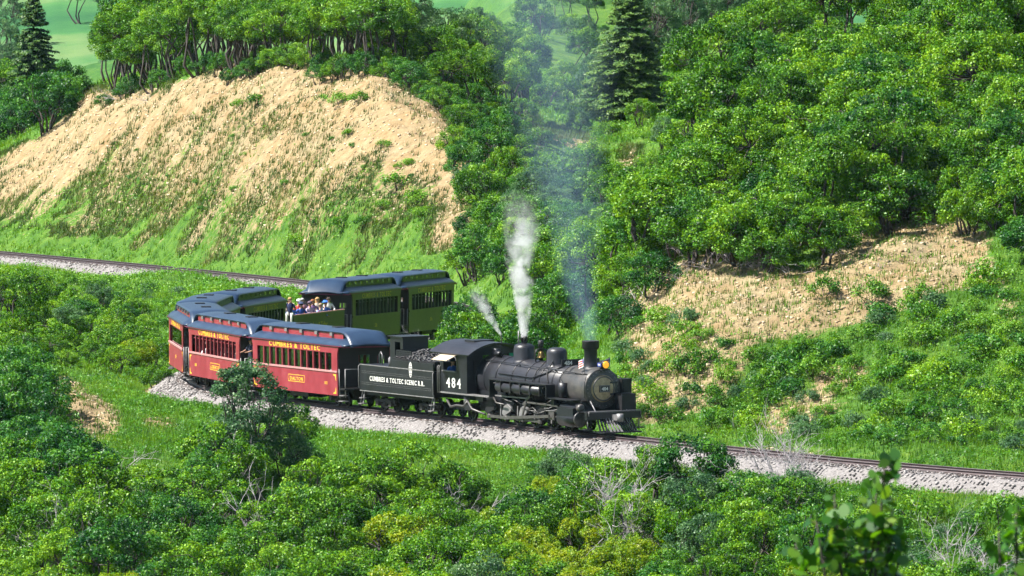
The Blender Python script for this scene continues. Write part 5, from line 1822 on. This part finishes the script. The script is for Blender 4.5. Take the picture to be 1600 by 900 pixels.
# the wooded spur
plant_all(scatter([(965, 425), (1080, 425), (1250, 432), (1370, 372), (1480, 345), (1550, 380), (1640, 440), (1640, 60), (1420, 100), (1270, 170), (1130, 250), (1060, 330), (985, 375)], 165, 1.28, -20, 23), 'hillside_oak', OAK[:5] + OAK[:5] + OAK[5:7] + TREE[2:3], .85, 1.25,
          'oak in the dense thicket on the hillside above the bare slope', 'tree', 'oaks of the hillside thicket')
crest2 = lambda px: float(np.interp(px, [1020, 1100, 1250, 1400, 1600, 1800], [60, 70, 75, 80, 84, 90]))
plant_all(spread(1090, 1660, -8, 25, 46, 1.8, 24, crest2), 'hillside_oak', TREE + OKB, .85, 1.1, 'oak with dark stems along the top of the wooded hillside', 'tree', 'oaks on top of the wooded hillside')
plant_all(spread(955, 1060, 26, 40, 9, 1.3, 25), 'hillside_oak', OKB, .7, 1.0, 'oak at the open nose of the wooded hillside', 'tree', 'oaks at the hillside nose')
# the open slope under the thicket
plant_all(scatter([(965, 520), (1080, 500), (1180, 560), (1300, 540), (1420, 480), (1560, 440), (1640, 560), (1640, 712), (1300, 688), (1010, 662), (970, 620)], 120, 1.05, -30, 26), 'hillside_shrub', SCR, .7, 1.25,
          'low shrub on the open slope behind the rails', 'shrub', 'low shrubs on the open slope', SP)
for px, py, s in ((1225, 590, 1.5), (1260, 580, 1.6), (1200, 615, 1.3), (1300, 560, 1.3), (1175, 640, 1.1), (1240, 620, 1.2), (1290, 465, 1.1), (1365, 475, 1.2), (1440, 470, 1.0), (1375, 500, 1.3), (1550, 445, 1.4), (1500, 520, 1.3), (1440, 540, 1.2), (1540, 560, 1.5), (1390, 600, 1.3), (1460, 610, 1.4)):
    h = hit(px, py, -20)
    plant('hillside_shrub', SCR[2 + int(px) % 3], (h[0], h[1], h[2] - .03), px, s, 'large dark shrub standing out on the open slope', 'shrub', 'large shrubs on the open slope', SP)
# shrubs dotted over the cut
plant_all(scatter([(180, 210), (420, 180), (640, 250), (680, 370), (460, 370), (150, 340)], 26, 1.6, 200, 27), 'cut_shrub', SCR[:4], .28, .5, 'small green clump dotted on the tan cut', 'shrub', 'clumps on the tan cut', SP)
for px, py, sx in ((465, 385, 1.3), (535, 360, 1.3), (570, 362, 1.1), (620, 300, 1.7), (650, 320, 1.5), (660, 340, 1.2), (600, 330, 1.0), (400, 170, 1.4), (375, 172, 1.0), (530, 165, 1.3), (560, 160, 1.1), (505, 160, .9), (640, 260, 1.0), (600, 232, .8), (545, 215, .8)):
    h = hit(px, py, 200)
    plant('cut_shrub', SCR[int(px) % 3], (h[0], h[1], h[2] - .03), px, (sx, sx * .8, sx * .7), 'wide low shrub growing in a strip on the tan cut', 'shrub', 'wide shrubs on the tan cut', SP)
# firs and the far trees
h = hit(985, 190, 150)
plant('fir_tree', FIR[0], (h[0], h[1], h[2] - .1), 0, (1.15, 1.15, .97), 'tall dark fir standing alone above the gully', 'tree', None)
h = spread(45, 52, 12, 13, 1, 0, 31, crest)[0]
plant('fir_tree', FIR[1], h, 1, 1.05, 'dark fir behind the oaks at the low end of the tan cut', 'tree', None)
plant_all(spread(1000, 1150, 330, 420, 14, 3, 32), 'distant_tree', TALL, .8, 1.05, 'grey green tree behind the tall lone fir', 'tree', 'trees behind the fir')
plant_all(spread(1120, 1330, 420, 560, 26, 4, 33), 'distant_tree', TALL + OAK[9:], .7, 1.0, 'hazy tree on the rise beyond the hillside', 'tree', 'hazy trees beyond the hillside')
plant_all(spread(820, 940, 330, 430, 8, 4, 34), 'distant_tree', TREE[:2] + OAK[9:], .5, .75, 'small tree on the far grass above the gully', 'tree', 'small trees on the far grass')
plant_all(spread(1480, 1620, 150, 330, 14, 4, 35), 'distant_tree', TALL, .7, 1.0, 'dark tree behind the top of the wooded hillside', 'tree', 'trees behind the hillside top')
plant_all(spread(-40, 200, 800, 1500, 9, 8, 36), 'distant_tree', TALL + OAK[9:], .8, 1.3, 'solitary tree on the far meadow beyond the cut', 'tree', 'solitary trees on the far meadow')
plant_all(scatter([(-20, 470), (60, 470), (95, 490), (-20, 520)], 4, 2.0, seed=37), 'valley_bush', OAK[:8], .6, .85, 'oak bush under the upper ballast at the meadow edge', 'bush', 'bushes under the upper ballast')
# bleached dead shrubs
G_D = 'dead shrubs on the bank'
for px, py, k, s, lab in ((688, 515, 1, 1.25, 'bleached bare bush in front of the last olive coach'),):
    h = spread(px - 1, px + 1, 88, 89, 1, 0, 41)[0]
    o = tag(link('dead_shrub', DEAD[k]), lab, 'dead bush'); o.location = h; o.scale = (s, s, s)
for px, py, k, s in ((1212, 785, 2, .8), (1240, 790, 0, .7), (1190, 795, 1, .75), (1225, 800, 2, .8), (378, 730, 2, .62), (375, 790, 0, .7), (330, 850, 1, .8), (400, 870, 0, .9), (965, 860, 2, .9), (990, 890, 0, .9), (940, 815, 3, .7), (1485, 905, 0, .75), (1545, 905, 1, .7),
                     (500, 800, 3, .8), (545, 805, 1, .7), (620, 800, 3, .7), (745, 830, 1, .8), (790, 850, 3, .8), (185, 735, 3, .8), (110, 720, 3, .7), (100, 880, 0, .8), (1100, 850, 3, .8), (1040, 870, 1, .8), (215, 780, 3, .8)):
    h = hit(px, py)
    if h is None:
        continue
    o = tag(link('dead_shrub', DEAD[k]), 'grey leafless shrub poking out of the bushes on the bank', 'dead bush', G_D)
    o.location = h; o.scale = (s * 1.3, s * 1.3, s * 1.45); o.rotation_euler = (0, 0, px)
for px, py, k, s in ((1000, 478, 3, .8), (985, 470, 3, .7), (1110, 425, 3, 1.0), (1150, 415, 1, .9), (1180, 420, 3, 1.0), (1075, 405, 1, .8), (1320, 395, 3, .8), (1400, 330, 3, 1.0), (1380, 420, 3, .5), (1060, 440, 3, .6), (1240, 430, 3, .9)):
    h = hit(px, py, -20)
    o = tag(link('fallen_branch', DEAD[k]), 'tangle of grey fallen branches at the lower edge of the thicket', 'branch', 'fallen branches under the thicket')
    o.location = h; o.scale = (s, s, s * .6); o.rotation_euler = (.35, 0, px)
for px in (172, 185, 230):
    h = hit(px, 158, 250)
    o = tag(link('fallen_branch', DEAD[3]), 'bare grey branch hanging over the edge of the tan cut', 'branch', 'branches on the cut edge')
    o.location = h; o.scale = (.7, .7, .4); o.rotation_euler = (.5, 0, px)

# ---------------------------------------------------------------- ground cover
# how much of the ground a viewer near the camera can see (2 m of slack keeps hidden dips planted too)
_ang = (ZG + 2.0 - CAMZ) / np.maximum(YG - CAMY, 50)
_run = np.maximum.accumulate(np.where(YG > -100, (ZG - CAMZ) / np.maximum(YG - CAMY, 50), -9), axis=0)
VIS = (_ang >= _run).astype(float)


def ground_points(n, seed, y0, y1, dens):
    g = np.random.default_rng(seed)
    Y = g.uniform(y0, y1, n); u = g.uniform(-110, 1710, n)
    X = (u - 800) / F * (Y - CAMY)
    Z = zg(X, Y)
    b = sample(bare, X, Y); pd = sample(PDIST, X, Y)
    px, py = project(X, Y, Z)
    p = dens(X, Y, Z, b, pd, px, py) * (sample(VIS, X, Y) > .5) * (pd > 2.5)
    k = g.random(n) < p
    return np.stack([X, Y, Z], -1)[k], b[k], g


def grass(P, g, h0, h1, blades, width, lean, mat, name, tint0=0.5):
    n = len(P)
    m = n * blades
    B = np.repeat(P, blades, 0) + np.concatenate([g.normal(0, .10, (m, 2)), np.full((m, 1), -.03)], 1)
    a = g.uniform(0, 6.28, m)
    H = g.uniform(h0, h1, m)
    T = B + np.stack([np.cos(a) * H * .35 + lean[0] * H, np.sin(a) * H * .35 + lean[1] * H, H], -1)
    sd = np.stack([-np.sin(a), np.cos(a), np.zeros(m)], -1) * (width * g.uniform(.6, 1.3, m))[:, None]
    V = np.stack([B - sd, B + sd, T], 1).reshape(-1, 3)
    t = tint0 + .28 * vnoise(B[:, 0], B[:, 1], 2.6, 61) + .16 * vnoise(B[:, 0], B[:, 1], .8, 62) + g.normal(0, .14, m)
    return npmesh(name, V, np.arange(m * 3).reshape(-1, 3), mat, False, {'tint': np.repeat(np.clip(t, 0, 1), 3)})


P, b, g = ground_points(150000, 201, -62, 80, lambda X, Y, Z, b, pd, px, py: np.clip(1.05 - b * 1.05, .10, 1) * .75)
tag(link('meadow_grass', grass(P, g, .14, .38, 5, .022, (.05, -.05), M_GRASS, 'meadow_grass')), 'green grass covering the banks near the locomotive', 'grass', kind='stuff')
P, b, g = ground_points(120000, 202, 80, 345, lambda X, Y, Z, b, pd, px, py: np.clip(1.0 - b * 1.3, 0, 1) * .8 * (pd > 3.2))
tag(link('far_meadow_grass', grass(P, g, .16, .42, 4, .03, (.05, -.05), M_GRASS, 'far_meadow_grass')), 'green grass of the hollow and lower slopes under the cut', 'grass', kind='stuff')
P, b, g = ground_points(600000, 203, 195, 345, lambda X, Y, Z, b, pd, px, py: np.where(b > .3, np.clip(1.06 - b, .05, 1) * .8 * (vnoise(X, Y, 2.2, 64) > -.3), 0))
tag(link('dry_grass', grass(P, g, .18, .40, 5, .026, (.22, -.1), M_DRYG, 'dry_grass', .30)), 'sparse dry tufts of grass on the tan cut', 'grass', kind='stuff')
P, b, g = ground_points(160000, 204, -30, 75, lambda X, Y, Z, b, pd, px, py: np.where(b > .3, .22, 0))
tag(link('slope_grass', grass(P, g, .12, .30, 4, .024, (.1, -.1), M_DRYG, 'slope_grass', .35)), 'thin dry grass on the bare slope beneath the thicket', 'grass', kind='stuff')


def forbs(P, g, per, h, leaf, mat, name):
    n = len(P)
    C = np.repeat(P, per, 0)
    m = len(C)
    off = np.stack([g.normal(0, .14, m), g.normal(0, .14, m), g.uniform(.02, 1, m) * np.repeat(g.uniform(.4, 1.2, n), per) * h], -1)
    N = unit(np.stack([g.normal(0, .5, m), g.normal(0, .5, m) - .1, np.full(m, .8)], -1))
    L = g.uniform(*leaf, m)
    V, Fs = leaf_quads(C + off, N, L, L * g.uniform(.4, .7, m), g)
    t = .5 + np.repeat(.28 * vnoise(P[:, 0], P[:, 1], 1.9, 66) + g.normal(0, .1, n), per) + g.normal(0, .12, m)
    return npmesh(name, V, Fs, mat, False, {'tint': np.repeat(np.clip(t, 0, 1), 4)})


P, b, g = ground_points(60000, 205, -62, 75, lambda X, Y, Z, b, pd, px, py: np.where(pd > 3.4, np.clip(1 - b * 1.3, .05, 1) * (.25 + .6 * (vnoise(X, Y, 3.0, 67) > -.2)), 0))
tag(link('weeds', forbs(P, g, 10, .35, (.07, .14), M_SCRUB, 'weeds')), 'leafy weeds thick on the banks beside the rails', 'weeds', kind='stuff')
P, b, g = ground_points(60000, 206, 75, 345, lambda X, Y, Z, b, pd, px, py: np.where(pd > 3.4, np.clip(1 - b * 1.5, .02, 1) * (.2 + .6 * (vnoise(X, Y, 4.0, 68) > -.2)), 0))
tag(link('hollow_weeds', forbs(P, g, 9, .42, (.09, .17), M_SCRUB, 'hollow_weeds')), 'leafy weeds over the hollow and gully floor', 'weeds', kind='stuff')
M_ROCK = leaf_mat('slope_rock', (0.25, 0.18, 0.11), (0.43, 0.33, 0.21), (0.60, 0.50, 0.36), obvar=0, trans=0, rough=.95, spec=.1)
P, b, g = ground_points(400000, 207, -30, 345, lambda X, Y, Z, b, pd, px, py: np.where((b > .4) & (pd > 3.5), .3, 0))
tag(link('loose_stones', blobs(P, g.uniform(.03, .13, len(P)) ** 1.15, 208, M_ROCK, 'loose_stones')), 'loose tan stones and clods on the bare slopes', 'stones', kind='stuff')


# ---------------------------------------------------------------- aspen saplings close to the camera
def make_aspen(seed, px, ptop, shoots, label):
    g = np.random.default_rng(seed)
    Y = -673.0
    X = (px - 800) / F * 67
    z0 = float(zg(X, Y))
    T = empty('aspen_sapling')
    T.location = (X, Y, z0)
    tag(T, label, 'tree', 'aspen saplings near the viewer')
    ztop = z_at(ptop, Y) - z0
    b = MB()
    b.tube([(0, 0, -.1), (.03, .02, ztop * .4), (-.02, .0, ztop * .75), (0, 0, ztop - .45)], [.05, .04, .03, .016], 8)
    LP = []; LN = []
    for dx, dt, n in shoots:
        base = np.array([0, 0, ztop - .9 - abs(dx) * .6])
        tip = np.array([dx, g.uniform(-.1, .1), ztop - dt])
        mid = (base + tip) / 2 + np.array([dx * .22, 0, .02])
        pts = [base * (1 - t) ** 2 + 2 * mid * t * (1 - t) + tip * t * t for t in np.linspace(0, 1, 9)]
        b.tube(pts, [.012 - .0011 * i for i in range(9)], 5)
        for k in range(n):
            t = g.uniform(.12, 1.02) ** .8
            p = base * (1 - t) ** 2 + 2 * mid * t * (1 - t) + tip * t * t
            d = unit(g.normal(size=3)) * np.array([1, 1, .55])
            q = p + d * g.uniform(.025, .075) * (1.25 - .75 * t)
            b.tube([p, q], .0014, 3, caps=False)
            LP.append(q + d * .02); LN.append(unit(g.normal(size=3) + np.array([-.2, -.5, .25])))
    b.build('stem', M_BARK, T)
    LP = np.array(LP); LN = np.array(LN)
    m = len(LP)
    r = unit(g.normal(size=(m, 3))); t1 = unit(np.cross(LN, r)); t2 = np.cross(LN, t1)
    S = g.uniform(.017, .030, m)[:, None]
    ang = np.linspace(0, 2 * math.pi, 9)[:-1]
    V = np.stack([LP + (t1 * math.cos(a) * (1.15 if i == 0 else 1.0) + t2 * math.sin(a) * .92 + LN * (.12 * math.cos(2 * a))) * S for i, a in enumerate(ang)], 1).reshape(-1, 3)
    me = npmesh('foliage', V, np.arange(m * 8).reshape(-1, 8), M_ASPEN, False, {'tint': np.repeat(np.clip(g.normal(.45, .22, m), 0, 1), 8)})
    link('foliage', me, T)
    return T


make_aspen(301, 1345, 716, [(.10, .0, 100), (.07, .10, 60), (-.10, .14, 46), (-.17, .24, 60), (-.06, .28, 60), (.03, .22, 60), (.13, .24, 70), (.17, .32, 50), (-.25, .34, 50)], 'aspen sapling with round glossy leaves rising in front of the bare rails')
make_aspen(302, 1592, 795, [(.0, .0, 60), (-.07, .1, 50), (.06, .05, 50), (.12, .02, 50)], 'aspen sapling with round glossy leaves partly cut off by the picture edge')

# ---------------------------------------------------------------- steam and smoke
def plume_mat(name, col, dens, r0, k, H, nscale, thr, aniso=0.2, power=1.0, fade=0.35, absorb=None):
    """soft column along local z whose radius is r0 + k z, broken into puffs by noise"""
    m = bpy.data.materials.new(name)
    m.use_nodes = True
    nt = m.node_tree
    nd = nt.nodes
    L = nt.links
    nd.clear()
    out = nd.new('ShaderNodeOutputMaterial')
    pv = nd.new('ShaderNodeVolumePrincipled')
    pv.inputs['Color'].default_value = (*col, 1)
    pv.inputs['Anisotropy'].default_value = aniso
    if absorb:
        pv.inputs['Absorption Color'].default_value = (*absorb, 1)
    L.new(pv.outputs[0], out.inputs['Volume'])
    tc = nd.new('ShaderNodeTexCoord')

    def math_(op, a, b=None, c=None):
        n = nd.new('ShaderNodeMath')
        n.operation = op
        for i, v in enumerate((a, b, c)):
            if v is None:
                continue
            if isinstance(v, (int, float)):
                n.inputs[i].default_value = v
            else:
                L.new(v, n.inputs[i])
        return n.outputs[0]
    n1 = nd.new('ShaderNodeTexNoise')
    n1.inputs['Scale'].default_value = nscale
    n1.inputs['Detail'].default_value = 5
    n1.inputs['Roughness'].default_value = 0.6
    n1.inputs['Distortion'].default_value = 0.6
    L.new(tc.outputs['Object'], n1.inputs['Vector'])
    # wander of the axis
    n2 = nd.new('ShaderNodeTexNoise')
    n2.inputs['Scale'].default_value = nscale * .35
    n2.inputs['Detail'].default_value = 2
    L.new(tc.outputs['Object'], n2.inputs['Vector'])
    sub = nd.new('ShaderNodeVectorMath'); sub.operation = 'SUBTRACT'; sub.inputs[1].default_value = (.5, .5, .5)
    L.new(n2.outputs['Color'], sub.inputs[0])
    sc = nd.new('ShaderNodeVectorMath'); sc.operation = 'SCALE'; sc.inputs['Scale'].default_value = r0 * 2.4 + k * H * .9
    L.new(sub.outputs[0], sc.inputs[0])
    ad = nd.new('ShaderNodeVectorMath'); ad.operation = 'ADD'
    L.new(tc.outputs['Object'], ad.inputs[0]); L.new(sc.outputs[0], ad.inputs[1])
    so = nd.new('ShaderNodeSeparateXYZ'); L.new(tc.outputs['Object'], so.inputs[0])
    sx = nd.new('ShaderNodeSeparateXYZ'); L.new(ad.outputs[0], sx.inputs[0])
    z = so.outputs['Z']
    zn = math_('DIVIDE', z, H)
    # near the mouth the column is straight
    blend = math_('MINIMUM', math_('MULTIPLY', zn, 4.0), 1.0)
    mixx = math_('MULTIPLY_ADD', math_('SUBTRACT', sx.outputs['X'], so.outputs['X']), blend, so.outputs['X'])
    mixy = math_('MULTIPLY_ADD', math_('SUBTRACT', sx.outputs['Y'], so.outputs['Y']), blend, so.outputs['Y'])
    rr = math_('SQRT', math_('ADD', math_('MULTIPLY', mixx, mixx), math_('MULTIPLY', mixy, mixy)))
    rz = math_('MULTIPLY_ADD', z, k, r0)
    fall = math_('MAXIMUM', math_('SUBTRACT', 1.0, math_('DIVIDE', rr, rz)), 0.0)
    puff = math_('MAXIMUM', math_('MULTIPLY_ADD', n1.outputs['Fac'], 2.6, -2.6 * thr), 0.0)
    body = math_('MULTIPLY', math_('POWER', fall, power), puff)
    top = math_('POWER', math_('MAXIMUM', math_('SUBTRACT', 1.0, zn), 0.0), fade)
    thin = math_('DIVIDE', r0, rz)
    d = math_('MULTIPLY', math_('MULTIPLY', body, top), math_('MULTIPLY', thin, dens))
    L.new(d, pv.inputs['Density'])
    return m


def plume(name, base, tip, r0, k, mat, label, group=None):
    a = Vector(base); b = Vector(tip)
    H = (b - a).length
    mb = MB()
    n = 18
    mb.lathe([(0.0, r0 * 1.25), (H * .25, (r0 + k * H * .25) * 1.5), (H * .6, (r0 + k * H * .6) * 1.5), (H, (r0 + k * H) * 1.35)], (0, 0, 0), 'z', n)
    o = mb.build(name, mat)
    o.location = a
    o.rotation_euler = (b - a).to_track_quat('Z', 'Y').to_euler()
    tag(o, label, 'steam' if 'steam' in name else 'smoke', group, 'stuff')
    return o


bpy.context.view_layer.update()
d0 = loco.matrix_world @ Vector((-6.7, 0, 3.85))
H1 = 6.6
plume('steam_plume', d0, d0 + Vector((-.25, 1.5, H1 - .4)), .18, .145, plume_mat('white_steam', (.97, .98, 1.0), 70.0, .18, .145, H1, 1.35, .41, .1, .9, 1.3), 'white steam column rising from the safety valves')
d1 = loco.matrix_world @ Vector((-8.0, -.4, 3.9))
plume('steam_wisp', d1, d1 + Vector((-1.25, .7, 2.1)), .07, .16, plume_mat('thin_steam', (.97, .98, 1.0), 80.0, .07, .16, 2.5, 2.4, .40, .1, .8, 1.0), 'thin slanting steam wisp behind the cab front')
d2 = loco.matrix_world @ Vector((-1.27, 0, 3.95))
H3 = 26.0
plume('stack_smoke', d2, d2 + Vector((-2.6, 16.0, 20.0)), .34, .17, plume_mat('stack_haze', (.34, .50, .78), .66, .34, .17, H3, .22, .20, .1, .7, .3, (.35, .45, .65)), 'faint blue haze of smoke drifting up from the stack')

# ---------------------------------------------------------------- thin air between the camera and the far meadow
def haze_box():
    m = bpy.data.materials.new('haze')
    m.use_nodes = True
    nt = m.node_tree
    nt.nodes.clear()
    out = nt.nodes.new('ShaderNodeOutputMaterial')
    pv = nt.nodes.new('ShaderNodeVolumePrincipled')
    pv.inputs['Color'].default_value = (0.5, 0.74, 1.0, 1)
    pv.inputs['Density'].default_value = 0.000010
    nt.links.new(pv.outputs[0], out.inputs['Volume'])
    zmin = float(ZG.min()) - 1.0
    o = MB().box(-9000, 9000, -1600, 7100, zmin, max(float(ZG.max()), CAMZ + 50) + 12).build('haze', m)
    tag(o, 'thin bluish air over the whole valley', 'haze', kind='stuff')


haze_box()
